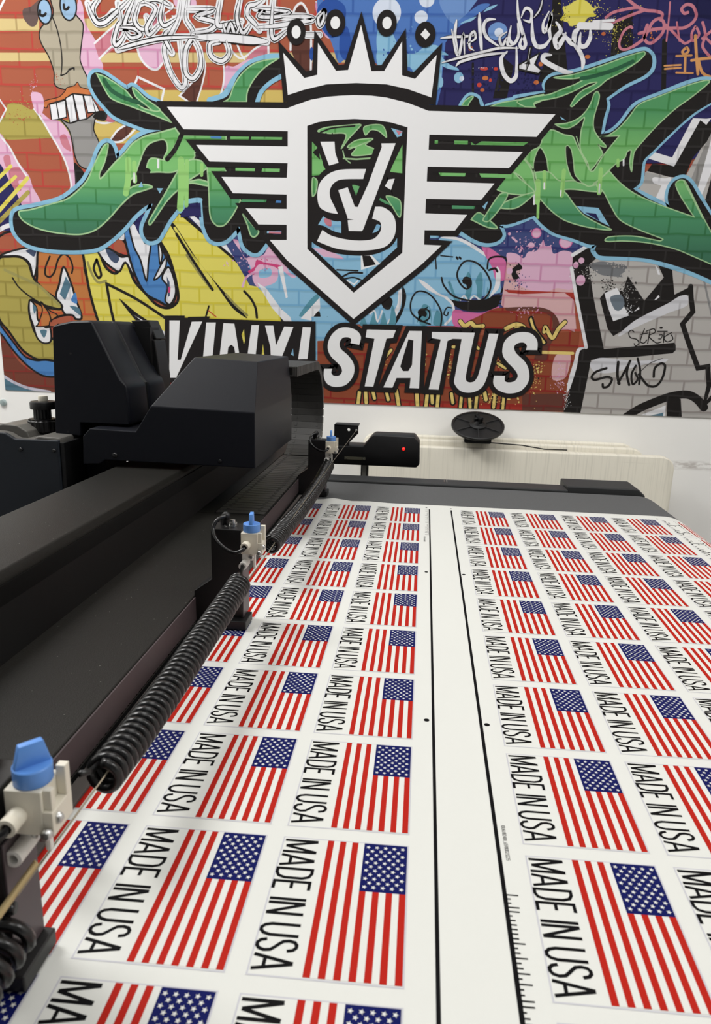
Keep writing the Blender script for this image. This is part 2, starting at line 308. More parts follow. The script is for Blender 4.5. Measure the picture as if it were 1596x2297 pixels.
# ------------------------------------------------------------------ the mural
DATA = """@graffiti_print
p yb -1394,2238 -1250,2238 -1253,2202 -1398,2201
p yb -1096,2239 -807,2240 -809,2203 -1099,2202
p yb -1405,2137 -1221,2138 -1223,2113 -1407,2111
p yb -1100,2139 -167,2146 -167,2117 -1102,2110
p yb2 -956,2028 -164,2036 -163,1989 -959,1980
p ol -1426,1933 -1157,1936 -1162,1877 -1432,1874
p yb2 -1088,1937 -830,1940 -833,1866 -1093,1862
f ol -1398,1943 -1383,1980 -1340,1981 -1304,1965 -1283,1970 -1266,1949 -1255,1914 -1242,1881 -1313,1873 -1421,1874 -1426,1928
d ol -1340,1985 70,32 40 0.96,2.89
d rb -1354,1948 65,38 45 0.97,3.23
d yb -1332,2123 69,21 30 0.95,2.85
f pl -1110,2296 -1097,2275 -1094,2231 -1080,2205 -1057,2167 -1052,2129 -1040,2102 -1046,2084 -1085,2066 -1115,2079 -1120,2115 -1105,2182 -1102,2222 -1121,2248
p pk -1066,2167 -971,2232 -974,2165 -1052,2121
s wh w=6.2 -1065,2167 -1024,2198 -973,2234
s wh w=6.2 -1052,2121 -1009,2156 -974,2174
l wh w=7.3 -1387,2261 -1363,2296
l wh w=5.4 -1414,1998 -1391,1965 -1418,1926
f pl -918,2166 -872,2162 -820,2175 -828,2118 -854,2093 -885,2099 -910,2126
s wh w=7.2 -923,2170 -910,2126 -883,2097 -855,2091 -836,2109
f pk -867,2267 -826,2276 -823,2223 -864,2215
f pl -790,2297 -720,2297 -721,2267 -766,2258
f pk -547,2129 -516,2160 -476,2164 -476,2125 -521,2120 -552,2120
s wh w=6.1 -602,2150 -567,2126 -521,2155 -486,2173
s wh w=6.0 -584,2174 -567,2137 -557,2124
s wh w=6.9 -480,2298 -478,2208 -476,2120
f pl -621,2101 -593,2102 -542,2124 -481,2125 -481,2120 -572,2088 -614,2030 -629,2038
s wh w=6.1 -628,2110 -626,2074 -635,2029 -651,2000
f dk -699,2132 -692,2105 -703,2056 -720,1999 -759,2001 -780,2014 -732,2060 -715,2087
s wh w=5.1 -696,2132 -689,2101 -702,2047 -721,1998
l wh w=7.3 -934,2045 -922,2068 -833,2032 -843,1996
l wh w=6.2 -729,2060 -780,2013 -754,1997
f dk -401,2152 -398,2225 -386,2268 -367,2279 -347,2256 -336,2208 -335,2090 -360,2086
s wh w=7.0 -403,2152 -401,2225 -389,2271 -367,2286 -347,2260 -336,2217 -335,2090
l wh w=4.9 -320,2290 -278,2277
f pl -322,2286 -273,2277 -244,2269 -242,2192 -282,2187 -302,2217
l wh w=4.1 -818,2232 -822,2254 -791,2271 -766,2269 -767,2245 -797,2248
f dk -1029,1867 -989,1910 -946,1925 -947,1911 -975,1882 -1013,1863
s wh w=6.4 -1045,1870 -997,1868 -964,1887 -936,1911
s wh w=6.4 -1034,1867 -1000,1905 -962,1925
s wh w=6.4 -1085,1946 -1073,1930 -1041,1926 -1003,1936
f pk -1040,1952 -998,1943 -1014,1929 -1041,1933
f tk -1274,2274 -1244,2294 -1254,2265 -1254,2235 -1266,2217 -1284,2217 -1303,2239 -1303,2265
f tn/bk:4.1 -1204,2300 -1161,2301 -1121,2248 -1102,2227 -1101,2207 -1109,2169 -1118,2120 -1110,2093 -1095,2061 -1085,2025 -1140,2024 -1208,2037 -1212,2083 -1227,2128 -1247,2162 -1254,2188 -1247,2210 -1229,2226 -1207,2239 -1199,2261
e eb/bk:5.2 -1229,2259 23.8,36.2
e eb/bk:5.1 -1147,2276 27.8,42.2
s bk w=8.3 -1245,2262 -1245,2250 -1235,2247 -1226,2253
s bk w=8.2 -1162,2279 -1161,2268 -1153,2266 -1146,2272
s bk w=4.1 -1204,2244 -1191,2209 -1182,2160 -1181,2115 -1186,2079 -1189,2070
s bk w=4.2 -1187,2070 -1168,2077 -1156,2090 -1140,2093
s bk w=5.2 -1156,2088 -1143,2093 -1141,2088
d rb -1201,2060 32,32 40 0.95,3.16
f or/bk:2.7 -1263,1981 -1249,1993 -1200,2005 -1177,2024 -1171,2033 -1144,2040 -1132,2050 -1123,2036 -1087,2026 -1086,2012 -1151,2015 -1179,1999 -1195,1994 -1239,1982 -1248,1970
f gm/bk:4.3 -1200,1936 -1169,1924 -1136,1933 -1107,1939 -1071,1960 -1080,1932 -1085,1904 -1071,1872 -1069,1857 -1091,1819 -1109,1785 -1126,1782 -1146,1794 -1158,1823 -1164,1865 -1173,1903
f bk -1063,1963 -1039,1961 -1035,1945 -1046,1933 -1072,1937 -1085,1946
p wh/bk:3.7 -1235,1982 -1211,1987 -1206,1936 -1232,1932
p wh/bk:3.7 -1211,1987 -1179,1995 -1178,1943 -1205,1936
p wh/bk:3.7 -1178,2001 -1151,2014 -1141,1933 -1168,1924
p wh/bk:3.7 -1150,2015 -1116,2011 -1107,1939 -1135,1933
p wh/bk:3.7 -1114,2011 -1084,2010 -1075,1959 -1102,1957
p wh/bk:3.7 -1085,2004 -1069,1979 -1061,1962 -1075,1959
f bk -1165,1799 -1142,1785 -1127,1766 -1120,1746 -1163,1709 -1167,1741
f pl -1269,1956 -1237,1935 -1203,1929 -1176,1898 -1168,1870 -1164,1808 -1166,1716 -1194,1696 -1178,1723 -1184,1779 -1210,1841 -1227,1869 -1255,1911
s wh w=6.4 -1291,1967 -1267,1935 -1236,1883 -1215,1848 -1190,1793 -1178,1726 -1195,1694
f pk -1207,1881 -1188,1889 -1176,1865 -1170,1837 -1186,1841 -1201,1855
f pl -1297,2016 -1263,2014 -1255,1982 -1268,1949 -1286,1960 -1295,1981
d pl -1288,2032 32,48 40 0.96,2.87
f pl -1425,1885 -1391,1845 -1358,1791 -1329,1755 -1318,1718 -1293,1665 -1334,1639 -1373,1638 -1397,1677 -1440,1746
f pk -1416,1814 -1394,1819 -1392,1785 -1409,1780
f pk -1399,1771 -1359,1781 -1341,1747 -1369,1737 -1361,1708 -1388,1707
s wh w=6.5 -1425,1885 -1391,1845 -1364,1793 -1340,1757
f nv -1435,1789 -1406,1746 -1369,1673 -1363,1628 -1401,1577 -1459,1556
l yl w=12.1 -1440,1746 -1392,1785
l yl w=11.1 -1444,1701 -1378,1751
l yl w=13.4 -1451,1637 -1335,1747
l ol w=14.6 -1454,1601 -1337,1701
f bl -316,2300 -283,2288 -232,2301 181,2302 188,2196 106,2119 107,1988 11,1987 -38,2105 -96,2091 -126,2117 -184,2090 -214,2129 -243,2116 -271,2180 -303,2218
f bd -316,2269 -276,2301 -225,2276 -231,2219 -266,2187 -301,2218
f bd -238,2206 -216,2219 -200,2155 -221,2123 -241,2148
f cy -115,2219 -87,2245 -71,2207 -40,2156 4,2144 46,2169 90,2157 89,2041 23,2053 -9,2105 -66,2091 -104,2123 -120,2168
f bl -71,2220 -43,2232 -27,2194 2,2195 -4,2156 -40,2156
f cy -119,2143 -98,2169 -75,2130 -84,2091 -111,2104
d cy -54,2143 87,87 84 1.74,5.22
d bd -68,2143 73,73 35 1.74,5.23
f bm 82,2301 223,2302 218,2271 185,2240 136,2227 99,2252
e pw -90,2260 45.9,43.1
e pw 37,2295 24.1,19.9
e pw 21,2248 21.4,18.6
e bd -333,2141 7.0,19.9
p nv 96,2041 103,2176 202,2302 978,2304 1041,1895 601,1888 263,1937 85,1988
f bl 82,2176 143,2221 184,2246 238,2283 203,2283 142,2239 101,2208
e bm 268,2209 31.1,25.5
e pw 272,2206 14.1,12.7
p bk 288,2138 327,2111 312,2017 267,2016
p bk 433,2298 459,2298 507,2065 406,2064 438,2165
l bk w=7.5 195,2117 202,2016
p bk 629,2229 685,2270 711,2056 633,2055
p nb 839,2301 921,2301 929,2244 853,2257
l bk w=15.2 794,2185 812,2021
d nb 239,2075 86,43 56 2.59,6.04
d nb 371,2043 72,50 42 2.58,6.01
d nb 690,2195 53,46 42 1.83,3.66
d nb 369,2074 47,24 33 1.89,3.78
d or 758,2202 19,46 11 2.28,3.87
e or 185,2160 6.8,6.8
e or 238,2075 9.8,6.4
e rd 255,2069 4.9,4.9
e rd 220,2055 7.6,6.5
e or 231,2040 6.8,5.3
e rd 232,2102 13.6,4.9
e rd 270,2102 7.5,4.5
e or 403,2064 8.3,6.4
e or 413,2117 7.5,6.7
e or 559,2139 8.9,5.5
e or 604,2126 8.1,4.4
e or 602,2204 6.6,5.1
e cy 152,2076 15.2,16.0
e pw 162,2073 7.6,7.6
f cy 76,2153 99,2150 114,2140 92,2139 116,2116 147,2103 151,2096 113,2102 89,2116
f cy 219,2263 233,2276 262,2284 248,2273 226,2265
f cy 147,2230 168,2241 197,2250 183,2238 161,2232
d pw 230,2105 34,3 14 0.68,1.81
d cy 89,2048 11,23 19 1.38,3.21
e cy 95,2061 7.6,15.3
d yl 533,2266 92,50 364 0.69,2.06
d yl 631,2215 84,73 182 0.69,1.83
d yl 535,2246 69,76 154 0.69,1.84
f yl 473,2259 467,2276 486,2283 500,2293 522,2300 546,2290 563,2276 581,2280 564,2266 573,2253 550,2249 537,2235 514,2228 495,2225 487,2235 463,2242
d yl 518,2263 57,42 125 1.38,3.67
d bk 474,2245 23,23 56 0.92,2.30
s pk w=8.4 598,2232 628,2236 665,2250 701,2263 719,2270 699,2277 662,2272 625,2263 604,2249
s pk w=9.1 666,2300 691,2283 723,2270 757,2267 777,2260 775,2243
s pk w=7.6 689,2221 683,2224 665,2212 654,2181 659,2164 675,2160 697,2168
s pk w=9.1 712,2205 763,2218 820,2221 850,2222 874,2237 882,2257 868,2281 849,2286 835,2274 844,2262 855,2264
s pk w=9.2 697,2168 729,2192 750,2236 771,2247 786,2233 784,2206 757,2180 738,2182 729,2202 735,2229
s pk w=5.2 797,2292 799,2247 800,2185
s pk w=7.6 792,2230 818,2209 856,2179 874,2186
s pk w=6.0 825,2237 840,2186
s pk w=7.5 883,2225 875,2206 881,2186 898,2203 887,2223
s pk w=8.2 904,2237 917,2203 914,2169 945,2138
s pk w=8.3 910,2193 934,2213
s pk w=7.5 918,2196 947,2173
s ora w=5.3 803,2115 853,2118
s ora w=5.4 805,2106 854,2110
s ora w=7.6 861,2165 853,2155 862,2148 872,2158 865,2167
l ora w=6.1 836,2143 883,2145
l ora w=7.6 864,2145 869,2096
l ora w=5.3 842,2096 894,2095
s ora w=9.0 887,2200 898,2145 910,2093
s ora w=8.4 885,2131 919,2136 945,2138
s ora w=8.3 908,2128 924,2096 953,2084
p nv -827,1698 -669,1701 -451,1532 -388,1474 -547,1440 -690,1526
p nv -974,1637 -894,1639 -894,1461 -965,1489
p dkr -1457,1571 -1295,1574 -1302,1498 -1465,1494
f rb -1459,1556 -1385,1572 -1350,1523 -1425,1505 -1464,1504
s bk w=7.9 -1459,1551 -1430,1566 -1390,1572
s wh w=14.6 -1457,1573 -1428,1587 -1399,1592
f wh/bk:6.8 -1467,1479 -1443,1495 -1373,1514 -1305,1521 -1289,1514 -1319,1498 -1328,1451 -1343,1415 -1355,1466 -1393,1486
f nb2 -1363,1507 -1323,1516 -1334,1487 -1352,1497
f wh -1318,1508 -1289,1514 -1292,1478 -1316,1467 -1331,1425
f og/bk:9.0 -1309,1513 -1155,1517 -1149,1451 -1132,1368 -1115,1284 -1106,1258 -1381,1250 -1362,1330 -1332,1404 -1324,1467
s bk w=6.7 -1275,1489 -1294,1452 -1297,1426 -1280,1419 -1262,1437 -1245,1479 -1224,1498 -1202,1485 -1193,1455 -1198,1434
f wh/bk:7.9 -1227,1454 -1203,1398 -1190,1346 -1173,1277 -1229,1286 -1249,1318 -1263,1354 -1249,1391
p sb -1221,1423 -1204,1392 -1230,1339 -1249,1360
f bl2 -1208,1340 -1189,1367 -1186,1330
f sb -1215,1319 -1181,1314 -1177,1288
f rb -1293,1268 -1252,1286 -1206,1287 -1203,1255 -1295,1247
s bk w=8.0 -1287,1271 -1240,1286 -1206,1287 -1196,1274
f dkr -1493,1219 -1477,1209 -1428,1117 -1361,1075 -1268,1073 -1274,1000 -1402,1012 -1497,1009 -1510,1053
f bl2/bk:7.0 -1490,1252 -1475,1230 -1444,1188 -1403,1135 -1358,1120 -1322,1126 -1263,1139 -1268,1073 -1328,1063 -1383,1091 -1437,1145 -1478,1203 -1493,1224
f sb/bk:4.7 -1499,1006 -1492,1060 -1459,1036 -1402,1015 -1333,1004
s lv w=10.6 -1489,1057 -1453,1036 -1402,1018 -1315,1005
f ol/bk:9.1 -1467,1474 -1427,1485 -1382,1483 -1356,1461 -1343,1415 -1307,1374 -1264,1343 -1243,1318 -1253,1307 -1306,1313 -1339,1328 -1361,1335 -1370,1298 -1359,1234 -1344,1208 -1317,1192 -1258,1205 -1264,1128 -1322,1124 -1357,1125 -1407,1156 -1453,1220 -1488,1273
s gs w=10.2 -1448,1438 -1399,1418 -1328,1389 -1286,1353 -1254,1323
s bk w=5.7 -1422,1412 -1403,1382 -1366,1351 -1311,1321 -1250,1307
f wh/bk:6.9 -1364,1335 -1341,1309 -1339,1267 -1312,1241 -1295,1241 -1296,1193 -1323,1184 -1347,1202 -1358,1245 -1369,1287
f sb -1354,1320 -1341,1309 -1351,1288
f sb -1334,1229 -1308,1230 -1321,1203
f og/bk:4.6 -1340,1251 -1319,1300 -1322,1331 -1290,1300 -1263,1285 -1293,1263 -1300,1247 -1347,1243
s bk w=5.7 -1322,1331 -1296,1295 -1288,1263
p wh -798,1669 -771,1660 -555,1486 -490,1427 -360,1307 -338,1245 -392,1254 -555,1446
f yl/bk:10.0 -1153,1512! -1100,1518 -1071,1458 -1033,1438 -997,1480 -968,1414 -931,1374 -888,1333 -844,1324 -810,1351 -813,1408 -837,1499 -872,1564 -844,1599 -799,1650! -555,1461! -436,1336! -425,1253! -1087,1200! -1115,1284 -1137,1379
f wh/bk:7.8 -1100,1521 -1067,1522 -1013,1495 -985,1496 -975,1476 -961,1435 -972,1435 -997,1475 -1021,1444 -1043,1453 -1075,1478
f nb2 -1067,1519 -1040,1510 -1019,1490 -1031,1472 -1052,1484
f rb/bk:5.5 -1072,1529 -1031,1555 -999,1546 -985,1501 -1018,1505 -1050,1520
f bl2/bk:8.7 -1002,1596 -980,1601 -954,1567 -934,1532 -922,1548 -873,1559 -853,1509 -822,1449 -813,1398 -826,1346 -849,1332 -876,1344 -931,1374 -971,1455
f wh -1009,1571 -997,1576 -999,1551 -1020,1556
f wh/bk:6.5 -979,1611 -952,1602 -932,1568 -922,1543 -901,1543 -912,1482 -923,1415 -942,1487 -962,1527
f nv -957,1622 -929,1622 -899,1583 -906,1543 -922,1548 -948,1582
f wh/bk:5.5 -873,1549 -861,1509 -871,1473 -874,1534
f wh/bk:5.5 -851,1494 -849,1469 -873,1432 -895,1421
f wh/bk:6.6 -841,1464 -823,1428 -817,1377 -838,1337 -857,1350 -846,1397 -865,1427
p nb2 -848,1433 -838,1413 -839,1366 -845,1361
p pm -844,1397 -835,1397 -837,1377 -845,1376
f bk -832,1615 -811,1605 -723,1477 -589,1332 -557,1296 -611,1331 -686,1432 -749,1507 -812,1580
f yl -817,1595 -809,1598 -734,1482 -681,1412 -728,1477 -776,1531
s gs w=10.9 -771,1506 -724,1441 -687,1396
s bk w=9.8 -807,1575 -745,1481 -682,1391
s gs w=7.7 -633,1377 -600,1342 -557,1307
f yl -1074,1396 -1020,1371 -933,1322 -857,1276 -865,1218 -969,1273 -1022,1340
s bk w=10.2 -1035,1201 -1058,1302 -1071,1401! -965,1352 -857,1287
f bk -1027,1350 -968,1305 -913,1269 -843,1208 -882,1206 -953,1258
p wh -974,1294 -936,1274 -858,1239 -865,1218
s bk w=8.9 -1102,1483 -1115,1452 -1101,1421 -1089,1432 -1102,1483
s gs w=8.9 -1136,1472 -1122,1431 -1102,1405 -1073,1411
s bk w=8.7 -567,1389 -543,1364 -527,1334 -522,1300
s bk w=6.7 -709,1297 -697,1334
s rd w=3.9 -698,1318 -671,1298
s rd w=3.9 -577,1290 -572,1238
p nv2 -672,1614 620,1712 650,1428 153,1309 -547,1410
f cy -547,1470 -483,1501 -419,1488 -324,1416 -291,1326 -282,1296 -419,1337
p cy -547,1477 -356,1504 -260,1418 -162,1292 153,1301 130,1443 138,1575 -46,1570 -325,1535
p cy -326,1391 -6,1400 -1,1293 -325,1283
p cy -531,1472 -418,1490 -189,1282 -390,1275 -401,1306 -521,1406
f pl -605,1560 -584,1556 -579,1531 -563,1501 -542,1507 -498,1513 -477,1543 -456,1519 -418,1495 -407,1460 -380,1445 -396,1440 -445,1474 -477,1478 -520,1467 -537,1456 -547,1481
f pl -526,1472 -499,1478 -450,1474 -450,1428 -494,1407 -521,1406 -537,1436
f cy -510,1462 -472,1468 -472,1443 -510,1437
f pm -553,1456 -531,1472 -520,1497 -493,1488 -434,1479 -434,1459 -456,1474 -509,1482 -526,1467 -531,1446
d pl -563,1496 70,65 60 1.29,4.53
d pm -488,1483 59,32 26 0.97,2.90
s pl w=7.6 -573,1405 -559,1436 -526,1457
p wh -445,1474 -429,1479 -410,1373 -417,1370
p wh -521,1421 -488,1402 -401,1291 -418,1285 -467,1335
f te -369,1312 -331,1365 -305,1386 -299,1371 -347,1313
p wh -363,1302 -296,1375 -293,1341 -309,1293
f bk -325,1293 -298,1330 -293,1294
s bk w=3.8 -267,1310 -268,1274
f wh -309,1278 -281,1237 -269,1174 -282,1152 -297,1205 -319,1225
s bk w=4.4 -316,1220 -297,1199 -291,1162
p pm -269,1163 -105,1179 -104,1147 -268,1142
p cy -325,1309 -185,1313 -265,1258 -263,1158 -307,1156
p cy -28,1287 -1,1420 121,1587 193,1584 279,1532 329,1479 340,1410 175,1375 190,1293
f wh 121,1584 152,1591 204,1579 257,1551 301,1518 290,1520 237,1550 183,1576
f pm2 262,1561 288,1557 347,1514 357,1460 321,1449 302,1493 279,1527
f te 161,1425 153,1440 163,1440 184,1395 201,1381 180,1380
f te 221,1426 212,1446 223,1476 236,1447 238,1407 227,1381 216,1396
f te 255,1427 249,1447 265,1477 274,1448 275,1408 271,1383 258,1387
f te 292,1428 298,1409 305,1389 290,1383
f te 58,1341 54,1300 70,1361 97,1352 105,1296 91,1357 89,1295 63,1295
f te 119,1343 111,1296 148,1297 135,1333
s wh w=5.2 201,1381 213,1396 230,1379 247,1397 274,1383 298,1409
f wh 318,1494 332,1479 333,1430 314,1404 299,1393 317,1434
s bk w=6.3 131,1454 140,1429 174,1395 227,1381 274,1383 298,1409 301,1444 277,1483 245,1507 213,1511 194,1495 184,1465 197,1436 219,1419 234,1432 230,1452 212,1456 207,1441 221,1436
f bk 202,1446 217,1456 233,1447 234,1427 222,1421 216,1436
f bk 153,1384 206,1376 279,1383 335,1405 328,1359 277,1345 219,1346 175,1365
f pm2 177,1344 219,1343 282,1342 338,1364 304,1328 242,1316 199,1317
s bk w=6.2 287,1488 290,1518 315,1528 346,1524 353,1504 357,1460 340,1410
s bk w=7.2 293,1483 313,1489 322,1479
s bk w=5.2 336,1384 371,1411 410,1442
s bk w=6.2 331,1389 365,1420 389,1436
s bk w=4.2 332,1374 415,1374 465,1393 520,1420
f wh 50,1447 82,1433 121,1404 158,1389 132,1391 78,1417
s wh w=8.4 148,1389 175,1365 178,1329 153,1297
s bk w=5.8 100,1296 73,1305 34,1330 28,1370 47,1404 84,1402 117,1373 138,1333 137,1292
s bk w=5.8 34,1330 68,1305 94,1316 92,1342 66,1346 58,1330 72,1326
f bk 53,1335 65,1349 85,1336 83,1321 67,1326
s bk w=4.7 171,1354 155,1354 146,1333 157,1328 161,1339
s bk w=4.7 106,1523 111,1483
s bk w=4.1 124,1526 166,1523
s bk w=7.2 179,1522 183,1517
s bk w=7.2 189,1522 193,1518
f wh -17,1405 -6,1410 -9,1349 -39,1291 -55,1291 -20,1359
f bk -4,1420 11,1390 2,1339 -23,1292 -39,1291 -6,1349
f bk -79,1378 -48,1384 -36,1369 -46,1343 -68,1347
f te -146,1283 -136,1314 -119,1284 -99,1336 -81,1285 -67,1332 -49,1291 -36,1358 -28,1287
s wh w=5.4 -115,1325 -99,1336 -87,1300 -72,1337
p pk3 352,1514 565,1534 609,1296 423,1280 343,1370
f pl 350,1539 381,1539 408,1525 421,1545 447,1548 460,1566 469,1585 478,1566 496,1566 508,1542 543,1553 579,1539 578,1500 588,1456 576,1426 529,1430 484,1414 421,1427 383,1451 401,1481 394,1505 358,1509
e pl/pm2:3.0 444,1606 15.2,15.2
e pl/pm2:3.0 545,1580 21.1,19.1
e pl 430,1567 11.2,9.1
e pl 353,1602 5.1,5.1
d pl 424,1570 101,56 84 1.22,3.96
s pl w=6.1 364,1590 380,1578
s pl w=7.1 393,1545 400,1557
f bk 370,1485 394,1505 406,1491 386,1481 398,1461 378,1456
d bk 391,1486 31,31 36 1.23,3.69
d nv2 399,1441 46,31 56 1.54,4.32
e pl 363,1482 10.3,11.3
p rd2 349,1420 592,1417 600,1387 556,1416 413,1407 366,1410
p pk3 356,1400 515,1415 580,1386 605,1286 546,1305 537,1345 488,1369 364,1365
p br2 -302,1226 621,1287 621,1230 595,1013 -299,978
f br2 180,1283 262,1326 333,1359 427,1357 495,1349 535,1309 553,1233 480,1231 371,1279 212,1284
f pm2 177,1344 219,1340 243,1295 185,1293
f dkb 359,1360 468,1366 516,1354 544,1325 550,1295 522,1232 516,1185 473,1189 500,1242 526,1294 517,1334 469,1353 365,1350
f pk3 546,1202 597,1209 589,1130 542,1123
d pl 562,1139 32,58 84 1.26,3.79
d pl 428,1347 67,31 56 1.25,3.42
d pl 566,1103 26,26 42 0.95,2.53
p rd2 -299,1005 551,1033 553,1008 -299,974
p dkb 441,1066 600,1072 596,1010 446,1004
l ye w=10.5 492,1213 605,1213
s ye/bk:19.0 w=13.7 205,1309 222,1294 242,1305 259,1293 285,1296
s ye/bk:18.9 w=13.6 365,1289 400,1305 427,1296 401,1290
f ye/bk:6.2 443,1324 453,1332 469,1297 498,1262 510,1247 500,1239 471,1266 453,1297
s ye/bk:18.7 w=12.5 499,1283 503,1298 529,1263 547,1294 568,1318
d ye 486,1158 29,26 56 1.58,5.06
d ye 485,1110 21,69 70 1.27,4.45
d bk 482,1152 32,47 42 1.27,3.80
s ye/bk:22.0 w=12.1 -145,1049 -149,1005
s ye/bk:22.0 w=12.1 -123,1055 -119,1012
s ye/bk:22.0 w=11.0 -96,1056 -89,1029
s ye/bk:21.9 w=11.0 -46,1053 -39,1026
s ye/bk:21.9 w=13.1 -11,1060 0,1006
s ye/bk:21.8 w=13.1 64,1052 69,1003
s ye/bk:21.7 w=12.0 102,1053 99,1004
s ye/bk:21.7 w=10.9 118,1054 122,1021
s ye/bk:21.7 w=11.9 142,1060 140,1008
s ye/bk:21.6 w=10.8 189,1056 196,1024
s ye/bk:21.6 w=10.8 226,1058 224,1009
s ye/bk:21.6 w=10.8 253,1059 259,1010
s ye/bk:21.5 w=10.8 280,1060 279,1006
s ye/bk:21.5 w=12.9 307,1066 314,1040
s ye/bk:21.4 w=10.7 345,1062 343,1014
s ye/bk:21.4 w=9.6 377,1063 376,1009
d ye 335,1046 86,27 98 1.61,4.83
d ye -62,1181 22,54 36 1.62,4.55
d ye 85,1175 16,43 25 1.61,4.52
d ye 177,1157 16,70 42 1.61,4.50
d ye 357,1179 21,32 36 1.59,4.45
s ye/bk:16.3 w=9.8 -61,1170 -35,1203
s ye/bk:16.0 w=9.6 184,1221 195,1221
s ye/bk:15.9 w=9.5 269,1223 275,1218
s ye/bk:15.9 w=9.5 347,1169 375,1154
p g1 621,1540 1041,1589 1129,996 646,976 663,1185
f gm2 629,1508 669,1521 710,1516 752,1511 758,1496 739,1479 748,1472 707,1474 673,1478 647,1493
d gm2 696,1494 74,29 84 1.97,5.42
d g1 752,1508 65,16 42 1.96,4.41
p g1 760,1512 849,1518 883,1475 829,1398 772,1480
p bk 573,1531 622,1569 649,1572 644,1556 659,1537 629,1508 656,1405 711,1231 949,1261 954,1252 956,1235 947,1225 813,1207 712,1201 671,1192 667,1147 662,1095 653,990 593,987 613,1128 626,1230 652,1233 598,1403 575,1491
s wh w=12.3 618,1569 572,1539
l wh w=11.6 572,1497 599,1399 643,1256 649,1235
f wh 652,1233 620,1230 612,1187 600,1127 597,1075 608,1093 623,1162 629,1222
d wh 599,1058 17,60 125 1.03,2.84
d bk 612,1508 37,25 84 1.24,3.95
d bk 634,1456 29,33 70 1.24,3.97
d g1 628,1476 37,37 56 0.99,2.97
d wh 578,1475 7,33 28 0.99,2.48
e pl 603,1522 9.9,9.9
e pl 607,1458 15.7,17.4
e pl 586,1507 9.1,10.7
p bk 678,1401 696,1426 753,1428 764,1476 829,1397 884,1475 860,1514 908,1504 927,1420 975,1447 971,1397 914,1363 815,1328 738,1276 716,1300
d bk 702,1446 33,33 112 1.48,4.45
d gm 761,1432 45,45 98 1.23,3.70
d bk 772,1448 29,25 56 1.48,4.44
p wh 692,1418 732,1437 742,1423 764,1375 784,1347 732,1326 710,1370
d wh 777,1367 21,29 56 0.99,2.73
f gs2 713,1404 743,1415 758,1403 763,1379 749,1362 732,1366
d bk 785,1355 17,25 42 0.99,2.73
p wh 862,1400 874,1417 879,1411 868,1401
p wh 799,1360 813,1377 816,1369
p wh 850,1514 863,1502 872,1483 864,1483
f lv2 966,1420 974,1414 973,1385 915,1359 817,1311 759,1276 754,1280 806,1331 911,1392 944,1415
l bk w=17.1 977,1448 984,1410 996,1366 967,1324 994,1267 1040,1177 1072,1184 1086,1119 1079,1051 1114,1095
l g3 w=6.5 1019,1467 1065,1344
s bk w=28.4 797,983 852,1026 912,1057 965,1078 1015,1085 1050,1071 1080,1042
p bk 949,1071 996,1069 1008,991 955,989
p wh 864,998 948,1045 949,1002
p sb 898,1000 943,1019 943,1002
f lv2 669,1172 675,1190 704,1201 755,1199 831,1195 933,1205 924,1193 874,1188 793,1164 735,1149 688,1152
s bk w=3.7 807,1292 798,1298 789,1290 797,1273 818,1268 828,1256 819,1245 812,1253
s bk w=3.7 841,1304 832,1262 845,1256 854,1267
s bk w=3.7 831,1285 853,1290
s bk w=3.7 860,1300 858,1255
s bk w=3.7 848,1296 872,1305 878,1293 859,1280 887,1258 903,1262
s bk w=3.3 886,1297 919,1298
e bk 897,1309 5.8,3.7
s bk w=3.3 894,1285 904,1285 901,1273 893,1272
s bk w=3.7 909,1294 911,1260
s bk w=3.7 934,1294 911,1277 923,1263 941,1272 935,1286
s bk w=8.5 727,1166 692,1152 679,1134 691,1124 732,1136 750,1128 740,1104 724,1099 720,1110
s bk w=10.1 765,1188 767,1146 777,1114
s bk w=8.5 773,1116 790,1155 806,1194
s bk w=8.4 804,1192 799,1151 812,1111
s bk w=7.6 827,1178 816,1148 824,1114 839,1132 828,1153
s bk w=7.6 830,1203 844,1162 846,1115
s bk w=8.4 841,1149 876,1112 905,1111 923,1139 927,1181 912,1189 893,1172 893,1142
s bk w=2.5 848,1162 874,1188 914,1206
p nv 764,2000 977,2023 998,1880 926,1842 864,1830 778,1829
p g1 765,1742 786,1806 866,1789 910,1786 975,1934 1012,1679 957,1731 874,1695 820,1713
p bk 932,1960 988,1952 978,1912 928,1849 911,1790 862,1789 788,1806 801,1829 873,1823
p wh 912,1965 955,1964 970,1966 957,1946 936,1960 872,1821 786,1844 801,1864 862,1848
p wh 968,1832 979,1905 993,1916 1028,1679 1008,1679 993,1806 967,1716 955,1746
p gm 959,1879 976,1923 978,1909 955,1746 930,1779
p bk 984,1709 996,1791 1011,1792 1028,1679 1000,1678
p gm3 781,1803 838,1792 833,1766 783,1769
f wh 807,1784 815,1788 847,1785 864,1789 867,1778 850,1763 813,1770
f wh 844,1774 863,1782 856,1714 827,1721 835,1751
c lb w=23.0 -799,1915 -849,1986 -890,2004 -927,2033 -944,2039 -961,2031 -1007,2058 -1037,2075 -1063,2081 -1082,2070 -1086,2043 -1068,2007 -1043,1979 -1008,1947 -936,1920 -884,1907 -799,1915
